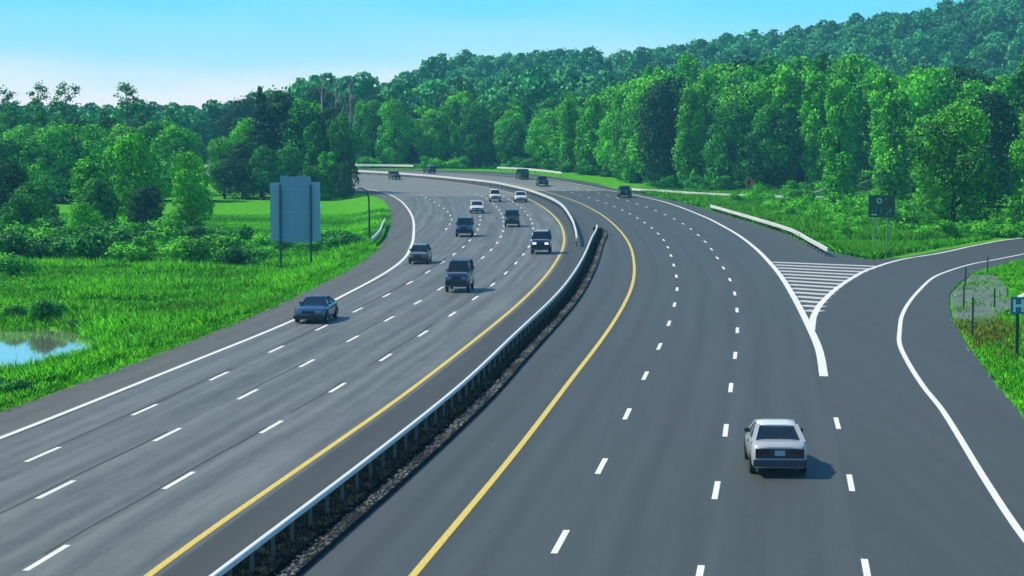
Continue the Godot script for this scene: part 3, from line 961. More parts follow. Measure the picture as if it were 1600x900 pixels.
	scatter("dark_weeds", tuft(31, 10, 0.17, 0.22, 0.014), M.weed, ts, cs, bed)
	ts = []
	cs = []
	for i in 4200:
		var zq := rng.randf_range(-40, -216)
		var c := bed_x(zq)
		var s := rng.randf_range(0.02, 0.07)
		ts.append(Transform3D(Basis.from_euler(Vector3(rng.randf() * TAU, rng.randf() * TAU, 0)).scaled(Vector3(s, s * 0.7, s * 1.2)), Vector3(c + clampf(1.66 + rng.randfn() * 0.13, 1.3, 1.84), 0.12, zq)))
		var g := rng.randf_range(0.04, 0.2) * (0.6 + 0.5 * sin(zq * 0.9) * sin(zq * 0.37))
		cs.append(Color(g * 0.94, g, g * 1.02))
	var stone := SphereMesh.new()
	stone.radius = 1.0
	stone.height = 2.0
	stone.radial_segments = 6
	stone.rings = 3
	M.stone = mat(1, 1, 1, 0.9)
	M.stone.vertex_color_use_as_albedo = true
	scatter("rubble", stone, M.stone, ts, cs, bed)
	# ------------------------------------------------ guardrails
	var near_rail := []
	for i in 27: near_rail.append(Vector2(cx(CM, -8.0 * i), -8.0 * i))
	box_beam("median_guardrail", "long pale box-beam guardrail on posts over the dark weedy median strip", near_rail, 0.78, 0.13, M.rail)
	box_beam("far_median_guardrail", "pale guardrail between the carriageways bending away left past the oncoming traffic", [Vector2(5.67, -182.5), Vector2(6.12, -201), Vector2(6.45, -230), Vector2(6.25, -268), Vector2(4.7, -302), Vector2(1.6, -339), Vector2(-2.6, -365), Vector2(-10.5, -381), Vector2(-20.6, -395), Vector2(-30, -405), Vector2(-46, -424.2), Vector2(-71, -439.2), Vector2(-100, -450)], 0.8, 0.3, M.rail, 3.8)
	box_beam("shoulder_guardrail", "white guardrail along the dark shoulder above the striped gore", [Vector2(25.1, -263), Vector2(26.2, -231), Vector2(26.9, -202), Vector2(26.2, -184), Vector2(25.5, -168)], 0.75, 0.32, M.rail, 3.0)
	box_beam("verge_guardrail", "white guardrail half hidden in grass right of the dark pickup at the forest foot", [Vector2(19.3, -335), Vector2(22.6, -328), Vector2(26.2, -318), Vector2(29.8, -310), Vector2(35, -302), Vector2(44, -295)], 0.75, 0.32, M.rail, 4.0)
	box_beam("bend_guardrail", "white guardrail behind the two dark vehicles at the bend on the right", [Vector2(9.5, -398), Vector2(5.8, -407), Vector2(2, -414), Vector2(-3, -420)], 0.8, 0.34, M.rail, 4.0)
	box_beam("distant_guardrail", "white guardrail farthest away on the outside of the far left bend", [Vector2(-20.5, -434), Vector2(-24, -437.5), Vector2(-28, -440), Vector2(-33, -442.5), Vector2(-45, -449)], 0.85, 0.4, M.rail, 4.0)
	box_beam("verge_guardrail", "short guardrail on the grassy left verge beside the curved pole", [Vector2(-13.6, -223), Vector2(-13.2, -212), Vector2(-12.6, -198), Vector2(-12.4, -184)], 0.72, 0.3, M.rail, 3.0)

	# ------------------------------------------------ traffic
	var silver := mat(0.42, 0.46, 0.5, 0.28, 0.1)
	var sunlit_silver := mat(0.74, 0.76, 0.76, 0.3, 0.0)  # roof copy of the silver, brightened to paint sunlight on top
	var navy := mat(0.01, 0.022, 0.11, 0.22, 0.1)
	var dark_blue := mat(0.015, 0.045, 0.13, 0.2, 0.15)
	var white := mat(0.75, 0.77, 0.78, 0.3)
	var dark_green := mat(0.015, 0.04, 0.035, 0.3)
	var charcoal := mat(0.025, 0.028, 0.04, 0.3, 0.1)
	var painted_sheen := mat(0.3, 0.33, 0.36, 0.3, 0.2)  # lighter grey that paints sun and sky glint onto dark hoods and roofs
	for m in [silver, sunlit_silver, navy, painted_sheen, dark_blue, white, dark_green, charcoal]:
		m.clearcoat_enabled = true
		m.clearcoat = 0.8
		m.clearcoat_roughness = 0.05
	var small := Vector3(0.86, 1.0, 0.9)
	drive("silver_sedan", "sedan", silver, "silver sedan seen from behind, nearest car on the right carriageway", "car", 8.1, -63.7, true, CD, Vector3(0.95, 1.02, 1.0), false, sunlit_silver, null, 0.45)
	drive("blue_coupe", "coupe", dark_blue, "low dark blue coupe hugging the white line beside the pond verge", "car", -10.6, -112.6, false, CB, Vector3(0.94, 1.02, 0.98))
	drive("navy_suv", "suv", navy, "navy blue off-road vehicle, nearest of the oncoming tall cars", "car", -3.35, -133.3, false, CB, Vector3(0.82, 1.12, 0.86), false, charcoal, painted_sheen)
	drive("dark_hatchback", "sedan", charcoal, "small dark car with painted hood glint on the white edge line", "car", -7.1, -161.0, false, CB, Vector3(0.84, 1.02, 0.88), false, painted_sheen, painted_sheen)
	drive("blue_suv", "suv", dark_blue, "blue tall car on the open lane behind the white-line car", "car", -4.55, -201.0, false, CB, Vector3(0.9, 1.02, 0.9))
	drive("silver_topped_suv", "suv", navy, "dark tall car with silver roof and headlights on, beside the yellow line", "car", 2.45, -173.5, false, CB, Vector3(0.88, 1.08, 0.86), true, silver, silver)
	drive("green_jeep", "suv", dark_green, "dark green boxy car in the middle lane ahead of the white cars", "car", 0.0, -221, false, CB, Vector3(0.86, 1.0, 0.88))
	drive("white_sedan", "sedan", white, "white sedan left of the green boxy car, nearest of the white cars", "car", -4.3, -256, false, CB, Vector3(0.98, 1.05, 0.95))
	drive("white_hatchback", "suv", white, "small white car with dark front, between the other two white cars", "car", -2.4, -295, false, CB, small)
	drive("white_sedan", "sedan", white, "white sedan tight against the yellow line by the far median guardrail", "car", 1.2, -294, false, CB, Vector3(1.0, 1.05, 0.95))
	drive("grey_sedan", "suv", charcoal, "lone small dark car with a pale roof at the far left bend", "car", -21.9, -388.5, false, CB, Vector3(0.85, 0.9, 0.7), false, silver, silver, 0.6)
	drive("dark_hatchback", "suv", charcoal, "tiny dark car with pale rear corner, farthest away at the bend", "car", -16.2, -409, true, CD, Vector3(0.8, 0.85, 0.7), false, silver, null, 0.6)
	drive("black_van", "van", charcoal, "black van in front of the white guardrail at the right bend", "van", 1.9, -389, true, CD, Vector3(0.9, 0.95, 0.8), false, null, null, 0.4)
	drive("black_pickup", "pickup", charcoal, "black pickup truck just behind the black van at the bend", "pickup truck", 5.3, -367, true, CD, Vector3(0.95, 1.0, 0.85), false, null, null, 0.5)
	drive("dark_pickup", "pickup", charcoal, "dark pickup truck driving away on the right lane by the grass edge", "pickup truck", 16.9, -313.5, true, CD, Vector3(0.95, 1.0, 0.9), false, null, null, 0.6)

	# ------------------------------------------------ signs and poles
	build_signs()
	# ------------------------------------------------ water
	var wp := []
	for i in 40:
		var a := TAU * i / 40
		wp.append(Vector2(-28.2 + cos(a) * 6.7, -107.5 + sin(a) * 11.4))
	struct("pond", polygon(wp, -1.06), M.water)
	# ------------------------------------------------ plants
	build_plants()
	build_grass()
	tell_apart()

func build_signs() -> void:
	var panel_mat := mat(0.24, 0.33, 0.54, 0.6, 0.0)
	var side_mat := mat(0.31, 0.41, 0.60, 0.6, 0.0)
	var dark_steel := mat(0.03, 0.08, 0.12, 0.6)
	var o := thing("road_sign_back", "tall blue-grey back of a road sign on two dark posts in the left meadow", "sign", Vector3(-17.3, -0.9, -166.5), deg_to_rad(-4))
	var mid := flat_st()
	for i in 4:   # vertical planks of the middle panel, each proud of its joint
		obj("panel_plank", boxmesh(Vector3(-1.22 + i * 0.62, 2.2, -0.05), Vector3(-0.61 + i * 0.62, 7.5 - (0.06 if i % 2 else 0.0), 0.0)), panel_mat, o)
	obj("side_panel", boxmesh(Vector3(-2.05, 2.3, -0.045), Vector3(-1.23, 6.95, 0.0)), side_mat, o)
	obj("side_panel", boxmesh(Vector3(1.27, 2.3, -0.045), Vector3(2.0, 7.0, 0.0)), side_mat, o)
	for y in [2.75, 4.55, 6.4]:
		obj("crossbar", boxmesh(Vector3(-2.0, y, 0.002), Vector3(1.95, y + 0.1, 0.06)), side_mat, o)
	for px in [-1.2, 1.26]:
		var p := flat_st()
		box(p, Vector3(px - 0.07, -0.4, 0.062), Vector3(px + 0.07, 6.8, 0.08))
		box(p, Vector3(px - 0.02, -0.4, 0.08), Vector3(px + 0.02, 6.8, 0.22))
		box(p, Vector3(px - 0.07, -0.4, 0.22), Vector3(px + 0.07, 6.8, 0.24))
		obj("post", done(p), dark_steel, o)
	# green exit sign
	var green := mat(0.004, 0.075, 0.035, 0.4)
	var mark := mat(0.5, 0.68, 0.56, 0.5)
	var g := thing("exit_sign", "small dark green exit sign with faint white marks in the gore grass", "sign", Vector3(29.9, -0.06, -168.5), deg_to_rad(4))
	obj("panel", boxmesh(Vector3(-1.1, 3.25, 0), Vector3(1.1, 5.05, 0.04)), green, g)
	var fr := flat_st()
	for e in [[-1.1, 3.25, 1.1, 3.29], [-1.1, 5.01, 1.1, 5.05], [-1.1, 3.29, -1.06, 5.01], [1.06, 3.29, 1.1, 5.01]]:
		box(fr, Vector3(e[0], e[1], 0.041), Vector3(e[2], e[3], 0.05))
	obj("border", done(fr), mat(0.02, 0.14, 0.07, 0.5), g)
	var mk := flat_st()
	# upper row: a bowl with a stem, and a small raised mark
	var ring_n := 12
	for i in ring_n:
		var a0 := TAU * i / ring_n
		var a1 := TAU * (i + 1) / ring_n
		bar(mk, Vector3(-0.2 + cos(a0) * 0.17, 4.6 + sin(a0) * 0.19, 0.05), Vector3(-0.2 + cos(a1) * 0.17, 4.6 + sin(a1) * 0.19, 0.05), 0.02, 0.1)
	bar(mk, Vector3(-0.42, 4.4, 0.05), Vector3(-0.42, 4.8, 0.05), 0.11, 0.02)
	bar(mk, Vector3(0.25, 4.62, 0.05), Vector3(0.36, 4.78, 0.05), 0.15, 0.02)
	# lower row: faint strokes and a slanting arrow up to the right
	bar(mk, Vector3(-0.85, 3.5, 0.05), Vector3(-0.4, 3.47, 0.05), 0.02, 0.12)
	bar(mk, Vector3(-0.82, 3.72, 0.05), Vector3(-0.74, 3.9, 0.05), 0.12, 0.02)
	bar(mk, Vector3(-0.52, 3.72, 0.05), Vector3(-0.47, 3.9, 0.05), 0.13, 0.02)
	bar(mk, Vector3(-0.14, 3.6, 0.05), Vector3(-0.02, 3.92, 0.05), 0.18, 0.02)
	bar(mk, Vector3(0.33, 3.45, 0.05), Vector3(0.68, 3.85, 0.05), 0.15, 0.02)
	bar(mk, Vector3(0.68, 3.62, 0.05), Vector3(0.72, 3.98, 0.05), 0.2, 0.02)
	obj("lettering", done(mk), mark, g)
	for px in [-0.55, 0.5]:
		obj("post", boxmesh(Vector3(px - 0.05, -0.3, -0.1), Vector3(px + 0.05, 4.9, -0.003)), mat(0.2, 0.3, 0.26, 0.6), g)
	# blue hospital sign cut by the right frame
	var b := thing("hospital_sign", "blue sign with a white H on a dark post at the right grass edge", "sign", Vector3(23.05, -0.05, -94.5), deg_to_rad(4))
	obj("panel", boxmesh(Vector3(-0.36, 2.0, 0), Vector3(0.36, 2.78, 0.02)), mat(0.02, 0.14, 0.27, 0.4), b)
	var hs := flat_st()
	box(hs, Vector3(-0.25, 2.1, 0.021), Vector3(-0.13, 2.68, 0.026))
	box(hs, Vector3(0.13, 2.1, 0.021), Vector3(0.25, 2.68, 0.026))
	box(hs, Vector3(-0.13, 2.33, 0.021), Vector3(0.13, 2.45, 0.026))
	obj("lettering", done(hs), mat(0.6, 0.75, 0.82, 0.5), b)
	obj("post", boxmesh(Vector3(-0.09, -0.3, -0.1), Vector3(0.05, 2.7, -0.003)), mat(0.01, 0.05, 0.02, 0.7), b)
	# orange diamond by the forest
	var d := thing("orange_warning_sign", "small orange diamond warning sign standing against the dark forest", "sign", Vector3(36.6, land(36.6, -322), -322), 0.0)
	var ds := flat_st()
	var cy := 2.1
	for e in [[0.95, 0.0, 0.03]]:
		var q := [Vector3(0, cy + 1.05, 0.03), Vector3(0.95, cy, 0.03), Vector3(0, cy - 1.05, 0.03), Vector3(-0.95, cy, 0.03)]
		var qb := []
		for p in q: qb.append(p - Vector3(0, 0, 0.04))
		quad(ds, q[0], q[1], q[2], q[3])
		quad(ds, qb[3], qb[2], qb[1], qb[0])
		for i in 4: quad(ds, q[i], qb[i], qb[(i + 1) % 4], q[(i + 1) % 4])
	obj("panel", done(ds), mat(0.55, 0.16, 0.03, 0.5), d)
	obj("symbol", boxmesh(Vector3(-0.2, cy - 0.55, 0.031), Vector3(0.2, cy + 0.45, 0.036)), M.black, d)
	for px in [-0.45, 0.45]:
		obj("leg", boxmesh(Vector3(px - 0.05, -0.2, -0.1), Vector3(px + 0.05, cy, -0.012)), mat(0.3, 0.2, 0.12, 0.7), d)
	# curved pole on the left verge
	var p := thing("curved_pole", "thin dark pole with a bent top on the left verge by the short guardrail", "pole", Vector3(-13.5, -0.75, -197))
	var ps := SurfaceTool.new()
	ps.begin(Mesh.PRIMITIVE_TRIANGLES)
	tube(ps, [Vector3(0, -0.2, 0), Vector3(0, 3.0, 0), Vector3(-0.05, 4.6, 0), Vector3(-0.22, 5.2, 0), Vector3(-0.6, 5.45, 0), Vector3(-1.1, 5.5, 0)], [0.11, 0.09, 0.08, 0.07, 0.06, 0.05], 8)
	obj("shaft", done(ps), mat(0.02, 0.07, 0.04, 0.7), p)
	obj("base_collar", boxmesh(Vector3(-0.16, -0.1, -0.16), Vector3(0.16, 0.25, 0.16)), mat(0.02, 0.05, 0.04, 0.7), p)
	# slim delineator posts round the inner edge of the ramp
	var k := 0
	for e in [[29.9, -137.0, 1.25, "on the road edge just before the gravel patch"], [34.2, -149.5, 1.15, "on the gravel patch farthest up the ramp"], [26.0, -119.5, 1.35, "beside the brown grass left of the gravel"], [23.2, -104.5, 1.9, "standing nearest in the brown grass, tallest of the slim posts"], [28.0, -120.5, 1.1, "in the green grass right of the gravel patch"]]:
		var q := thing("delineator_post", "slim dark marker post " + e[3], "post", Vector3(e[0], land(e[0], e[1]), e[1]), 0.0, "slim posts round the ramp's inner edge")
		obj("shaft", boxmesh(Vector3(-0.045, -0.2, -0.03), Vector3(0.045, e[2], 0.03)), mat(0.03, 0.075, 0.07, 0.7), q)
		obj("cap", boxmesh(Vector3(-0.05, e[2], -0.035), Vector3(0.05, e[2] + 0.1, 0.035)), mat(0.1, 0.16, 0.16, 0.6), q)
		k += 1
	# drainage apron of gravel inside the ramp's bend, with boulders
	var ap := struct("gravel_apron", polygon([Vector2(24.0, -112.5), Vector2(27.7, -131), Vector2(30.4, -140), Vector2(32.6, -147.5), Vector2(34.2, -147.5), Vector2(32.4, -136), Vector2(30.5, -128), Vector2(30.2, -122), Vector2(27.5, -117), Vector2(25.4, -110)], 0.02), M.gravel)
	for e in [[30.6, -123.8, 0.5, "pale boulder right of the gravel patch, the larger one"], [31.2, -126.2, 0.36, "pale boulder right of the gravel patch, the smaller one behind"]]:
		var r := rock(e[2], int(e[2] * 100))
		var q := obj("boulder", r, mat(0.42, 0.5, 0.45, 0.9))
		q.position = Vector3(e[0], 0.1, e[1])
		tag(q, e[3], "boulder", "boulders by the gravel")
	# far shed seen through the gap in the left trees
	var s := thing("distant_shed", "tiny pale shed with a blue roof far off in the left tree gap", "shed", Vector3(-76.5, land(-76.5, -520), -520), 0.3)
	obj("wall", boxmesh(Vector3(-2.2, -0.5, -1.5), Vector3(2.2, 3.6, 1.5)), mat(0.2, 0.3, 0.4, 0.7), s)
	var rs := flat_st()
	quad(rs, Vector3(-2.5, 3.61, 1.8), Vector3(-2.5, 4.9, 0), Vector3(2.5, 4.9, 0), Vector3(2.5, 3.61, 1.8))
	quad(rs, Vector3(2.5, 3.61, -1.8), Vector3(2.5, 4.9, 0), Vector3(-2.5, 4.9, 0), Vector3(-2.5, 3.61, -1.8))
	for sx in [-2.5, 2.5]:
		for q in [Vector3(sx, 3.61, -1.8), Vector3(sx, 4.9, 0), Vector3(sx, 3.61, 1.8)]: rs.add_vertex(q)
	obj("roof", done(rs), mat(0.02, 0.08, 0.25, 0.6), s)
	obj("door", boxmesh(Vector3(-0.6, 0, 1.5), Vector3(0.5, 2.2, 1.55)), mat(0.1, 0.14, 0.2, 0.6), s)

func rock(size: float, sd: int) -> ArrayMesh:
	var n := FastNoiseLite.new()
	n.seed = sd
	n.frequency = 0.9
	var sp := SphereMesh.new()
	sp.radius = 1.0
	sp.height = 2.0
	sp.radial_segments = 14
	sp.rings = 8
	var a := sp.surface_get_arrays(0)
	var v: PackedVector3Array = a[Mesh.ARRAY_VERTEX]
	for i in v.size():
		v[i] *= size * (1.0 + 0.45 * n.get_noise_3dv(v[i])) * Vector3(1.3, 0.8, 1.0)
	a[Mesh.ARRAY_VERTEX] = v
	a[Mesh.ARRAY_NORMAL] = null
	a[Mesh.ARRAY_TANGENT] = null
	var t := SurfaceTool.new()
	t.create_from_arrays(a)
	t.generate_normals()
	return t.commit()

func build_plants() -> void:
	var lit0 := Color(0.04, 0.29, 0.014)
	var lit1 := Color(0.17, 0.74, 0.03)
	var mid0 := Color(0.015, 0.16, 0.03)
	var mid1 := Color(0.075, 0.48, 0.045)
	var drk0 := Color(0.01, 0.07, 0.038)
	var drk1 := Color(0.028, 0.14, 0.045)
	var pop := []
	for i in 4:
		pop.append(make_tree(["poplar_tree", "poplar_tree", "slender_tree", "slender_tree"][i], 100 + i * 9, 18.0, 0.3, poplar_clumps(200 + i, 18.0, 6.2 if i < 2 else 5.0, 0.06, 26), 8000, 0.46, [lit0, mid0, lit0, mid0][i], [lit1, lit1, lit1, mid1][i], M.bark))
	var brd := []
	for i in 5:
		brd.append(make_tree(["broadleaf_tree", "broadleaf_tree", "dark_broadleaf_tree", "broadleaf_tree", "dark_broadleaf_tree"][i], 300 + i * 9, 15.0, 0.32, broad_clumps(400 + i, 15.0, 9.5, 0.1 if i < 3 else 0.22, 26), 9000, 0.44, [mid0, lit0, drk0, mid0, drk0][i], [mid1, lit1, drk1, lit1, mid1][i], M.bark))
	var near_tree := make_tree("shade_tree", 345, 13.0, 0.34, broad_clumps(445, 13.0, 9.2, 0.14, 26), 17000, 0.3, drk0, lit1, M.bark)
	var sparse := []
	for i in 2:
		var cl := []
		var r := RandomNumberGenerator.new()
		r.seed = 50 + i
		for k in 22:
			var a := k * 2.4
			var y := lerpf(6.0, 14.6, k / 21.0)
			var d := lerpf(3.0, 0.9, k / 21.0) * r.randf_range(0.5, 1.25)
			cl.append([Vector3(cos(a) * d, y, sin(a) * d), Vector3(0.9, 0.7, 0.9) * r.randf_range(0.5, 1.3)])
		sparse.append(make_tree("sparse_tree", 500 + i * 9, 15.0, 0.16, cl, 1500, 0.3, drk0, mid1, M.bark, 0.05))
	var con := []
	for i in 2:
		var cl := []
		for k in 26:
			var t := k / 25.0
			var a := k * 2.4
			var rr := lerpf(3.4, 0.5, pow(t, 0.9))
			cl.append([Vector3(cos(a) * rr * 0.62, 1.5 + t * 15.6, sin(a) * rr * 0.62), Vector3(maxf(rr * 0.5, 0.4), 0.75, maxf(rr * 0.5, 0.4))])
		con.append(make_tree("tall_dark_tree", 600 + i * 9, 17.5, 0.3, cl, 4600, 0.46, drk0, drk1, M.bark, 0.4))
	var bsh := []
	for i in 4:
		var cl := []
		var r := RandomNumberGenerator.new()
		r.seed = 70 + i
		for k in 9:
			var a := k * 2.4
			var d := r.randf_range(0.2, 0.95)
			var s := r.randf_range(0.4, 0.7)
			cl.append([Vector3(cos(a) * d, r.randf_range(0.35, 1.35) - d * 0.35, sin(a) * d), Vector3(s, s * 0.8, s)])
		var b := Node3D.new()
		b.name = "bush"
		obj("stem", limbs(700 + i, 1.2, 0.06, cl), M.bark, b)
		obj("foliage", leaves(710 + i, cl, 5200, 0.12, [mid0, lit0, drk0, mid0][i], [lit1, lit1, mid1, mid1][i], 0.6), M.leaf, b)
		bsh.append(b)
	var dead := []
	for i in 2:
		var t := Node3D.new()
		t.name = "dead_tree"
		var st := SurfaceTool.new()
		st.begin(Mesh.PRIMITIVE_TRIANGLES)
		var r := RandomNumberGenerator.new()
		r.seed = 80 + i
		tube(st, [Vector3(0, -0.3, 0), Vector3(0.1, 6, 0.1), Vector3(-0.1, 12, 0), Vector3(0.1, 17, 0.1)], [0.3, 0.22, 0.15, 0.05], 7)
		obj("trunk", done(st), M.dead_bark, t)
		for k in 10:
			var y := lerpf(8.0, 16.0, k / 9.0)
			var a := k * 2.4 + r.randf()
			var l := lerpf(3.6, 1.3, k / 9.0)
			var bs := SurfaceTool.new()
			bs.begin(Mesh.PRIMITIVE_TRIANGLES)
			var e := Vector3(cos(a) * l * 0.55, y + l * 0.95, sin(a) * l * 0.55)
			tube(bs, [Vector3(0, y, 0), Vector3(cos(a) * l * 0.3, y + l * 0.4, sin(a) * l * 0.3), e], [0.09, 0.06, 0.025], 5)
			tube(bs, [Vector3(cos(a) * l * 0.3, y + l * 0.4, sin(a) * l * 0.3), Vector3(cos(a + 0.7) * l * 0.6, y + l * 0.75, sin(a + 0.7) * l * 0.6)], [0.045, 0.02], 5)
			obj("branch", done(bs), M.dead_bark, t)
		dead.append(t)

	# --- forest edge on the right: rows from front to back (pixel-free: x from the road's bend)
	var g1 := "trees of the forest beyond the right carriageway"
	var edge := [Vector2(-34, -452), Vector2(-26, -449), Vector2(-15, -446), Vector2(-4, -441), Vector2(8, -428), Vector2(18, -402), Vector2(25, -372), Vector2(31, -356), Vector2(42, -346), Vector2(54, -338), Vector2(66, -326), Vector2(80, -312), Vector2(96, -300)]
	var ec := Curve2D.new()
	for p in edge: ec.add_point(p)
	var kinds := ["tall pale green poplar in the front row of the forest edge", "mid green poplar in the front row of the forest edge", "slender pale green tree in the front row of the forest edge", "slender mid green tree in the front row of the forest edge"]
	var back := ["broad green tree crowded behind the front row of the forest", "broad bright green tree behind the front row of the forest", "broad dark green tree behind the front row of the forest", "tall broad tree with bare lower trunk behind the forest edge", "dark tree with bare lower trunk behind the forest edge"]
	var len := ec.get_baked_length()
	for row in 5:
		var d := rng.randf() * 3.0
		while d < len:
			var p := ec.sample_baked(d)
			var q := ec.sample_baked(minf(d + 2, len)) - ec.sample_baked(maxf(d - 2, 0))
			var nrm := Vector2(q.y, -q.x).normalized()   # away from the road
			if nrm.y > 0: nrm = -nrm
			var at := p + nrm * (row * 7.5 + rng.randf_range(-2.2, 2.2))
			var u := at.x / -at.y
			var h := lerpf(14.0, 19.0, sm(0.02, 0.08, u)) * rng.randf_range(0.84, 1.1) + row * 0.9
			if row == 0 and rng.randf() < 0.5 or row > 0 and rng.randf() < 0.25:
				var k := rng.randi() % 4
				plant(pop[k], at.x, at.y, h, 18.0, kinds[k] if row == 0 else kinds[k].replace("in the front row of", "standing back in"), "tree", g1)
			else:
				var k := rng.randi() % 5
				plant(brd[k], at.x, at.y, h * rng.randf_range(0.84, 1.0), 15.0, back[k] if row > 0 else back[k].replace("behind", "beside"), "tree", g1, rng.randf_range(0.85, 1.1))
			d += rng.randf_range(5.5, 8.5) + row * 0.6
	# bushes along the foot of the forest
	var dd := 0.0
	while dd < len:
		var p := ec.sample_baked(dd)
		var k := rng.randi() % 4
		plant(bsh[k], p.x + rng.randf_range(-2, 2), p.y + 4.5 + rng.randf_range(-1.5, 1.0), rng.randf_range(1.5, 3.8), 1.9, "leafy bush at the foot of the forest edge", "bush", "bushes along the forest foot", 1.4)
		dd += rng.randf_range(4.8, 7.2)
	# nearest trees on the right
	plant(near_tree, 43.8, -207, 12.9, 13.0, "large dark shady tree nearest the camera, right of the green exit sign", "tree", "", 0.98)
	plant(near_tree, 52.2, -204, 12.3, 13.0, "bright leafy tree cut by the right edge of the photo", "tree", "", 0.95)
	plant(pop[1], 52.5, -286, 15.5, 18.0, "tall green tree just behind the green exit sign", "tree", "", 1.1)
	plant(pop[0], 47.0, -300, 17.5, 18.0, "tall pale tree left of the tree behind the exit sign", "tree", "")
	plant(brd[2], 62.0, -270, 15.0, 15.0, "dark tree rising behind the nearest right tree", "tree", "")
	plant(brd[0], 70.0, -262, 14.5, 15.0, "broad green tree at the far right behind the cut-off tree", "tree", "")
	# low growth between the white shoulder rail and the forest
	for e in [[33.2, -262, 2.2, 0], [36.5, -255, 2.6, 1], [40.2, -262, 3.0, 2], [31.5, -240, 1.8, 1], [34.8, -236, 2.0, 0], [38.6, -240, 2.6, 2], [33.5, -214, 1.7, 1], [36.0, -220, 2.2, 2], [39.6, -214, 2.4, 3], [32.4, -200, 1.4, 1], [43.0, -232, 2.6, 0], [31.0, -285, 2.0, 0], [35.0, -296, 2.2, 1], [40.0, -290, 2.4, 3], [46, -262, 2.8, 1], [46.5, -200, 2.2, 1], [49.5, -197, 2.0, 1], [41, -198, 2.2, 0], [52.5, -213, 2.6, 2], [38.5, -196, 1.8, 1]]:
		plant(bsh[1 if e[3] != 3 else 0], e[0], e[1], e[2] * 1.15, 1.9, "low green bush in the rough grass between shoulder rail and forest", "bush", "bushes in the rough grass on the right", 1.5)
	# pale fallen limbs at the forest foot
	for e in [[53.0, -322, 0.4], [48.5, -320, -0.5]]:
		var st := SurfaceTool.new()
		st.begin(Mesh.PRIMITIVE_TRIANGLES)
		tube(st, [Vector3(-2.6, 0.3, 0), Vector3(-0.8, 0.9, 0.3), Vector3(1.2, 1.9, 0), Vector3(2.6, 2.4, 0.2)], [0.24, 0.2, 0.15, 0.07], 7)
		tube(st, [Vector3(0.2, 1.4, 0.1), Vector3(1.4, 1.2, 0.6), Vector3(2.4, 0.9, 0.8)], [0.12, 0.1, 0.05], 6)
		var o := obj("fallen_branch", done(st), M.pale_bark)
		o.position = Vector3(e[0], land(e[0], e[1]), e[1])
		o.rotation.y = e[2]
		tag(o, "pale fallen limb at the forest foot, " + ("right" if e[0] > 50 else "left") + " of the pair behind the exit sign", "branch", "fallen limbs")

	# --- trees in the middle left, screening the road
	var g2 := "trees of the clump left of the far bend"
	for e in [[-40.6, -338, 17.8, con[0], "tall ragged dark tree rising highest in the clump left of the bend", 1.1], [-37.2, -340, 17.2, brd[2], "dark rounded tree right of the tallest ragged tree", 0.85], [-34.2, -338, 16.0, brd[0], "green tree left of the bare dead trees", 0.85], [-31.4, -332, 12.5, pop[3], "slender green tree in front of the dead trees", 1.25], [-26.9, -331, 13.6, brd[4], "dark tree at the road edge where the far bend disappears", 0.62], [-43.6, -342, 13.0, brd[1], "bright green tree left of the tallest ragged tree", 0.85], [-47.0, -340, 10.0, brd[3], "light small tree at the left end of the middle clump", 0.9], [-42.8, -331, 9.0, brd[2], "low dark tree in front of the tallest ragged tree", 1.0], [-39.2, -329, 8.6, brd[4], "low dark tree behind the blue-grey sign", 1.1], [-35.2, -329, 8.6, brd[0], "low green tree just right of the blue-grey sign", 1.1], [-29.0, -327, 8.0, pop[2], "low pale tree beside the road at the far bend", 1.6], [-32.6, -344, 15.5, pop[0], "pale poplar behind the dead trees", 1.2], [-38.8, -350, 16.0, brd[0], "green tree behind the tallest ragged tree", 0.9], [-29.4, -338, 14.6, brd[2], "dark green tree right among the dead trees", 0.7], [-31.8, -326, 5.5, brd[4], "lowest dark tree on the meadow side of the dead trees", 1.3], [-46.0, -334, 6.5, brd[4], "low dark tree at the left foot of the middle clump", 1.4], [-26.2, -325, 6.0, brd[2], "small dark tree overhanging the road edge before the far bend", 0.9]]:
		plant(e[3], e[0], e[1], e[2], 17.5 if e[3] in con else 18.0 if e[3] in pop else 15.0, e[4], "tree", g2, e[5])
	for e in [[-31.0, -341, 20.0, 0, "left"], [-28.4, -337, 19.3, 1, "middle"], [-26.0, -336, 18.6, 0, "right"]]:
		plant(dead[e[3]], e[0], e[1], e[2], 17.0, "bare dead tree sticking up above the far bend, " + e[4] + " of three", "dead tree", "bare dead trees", 0.8)
	# more trees behind the clump, filling up to the forest
	for i in 16:
		var px := lerpf(-60, -28, i / 15.0) + rng.randf_range(-2, 2)
		var pz := -455.0 - rng.randf() * 30.0
		plant(brd[rng.randi() % 5], px, pz, rng.randf_range(13, 18), 15.0, "hazy tree behind the clump at the far bend", "tree", "hazy trees behind the far bend")

	# --- left background
	var g3 := "trees along the back of the left meadow"
	for i in 22:
		var u := lerpf(-0.262, -0.158, i / 21.0) + rng.randf_range(-0.003, 0.003)
		var dz := -318.0 - rng.randf() * 12.0
		plant(brd[rng.randi() % 5], u * -dz, dz, rng.randf_range(9.8, 12.6), 15.0, "green tree in the front row behind the left meadow", "tree", g3, 1.0)
	for i in 18:
		var u := lerpf(-0.266, -0.165, i / 17.0) + rng.randf_range(-0.004, 0.004)
		var dz := -345.0 - rng.randf() * 25.0
		plant(brd[rng.randi() % 5] if rng.randf() < 0.7 else pop[3], u * -dz, dz, rng.randf_range(11.5, 14.2), 15.0, "green tree in the back row behind the left meadow", "tree", g3, 1.0)
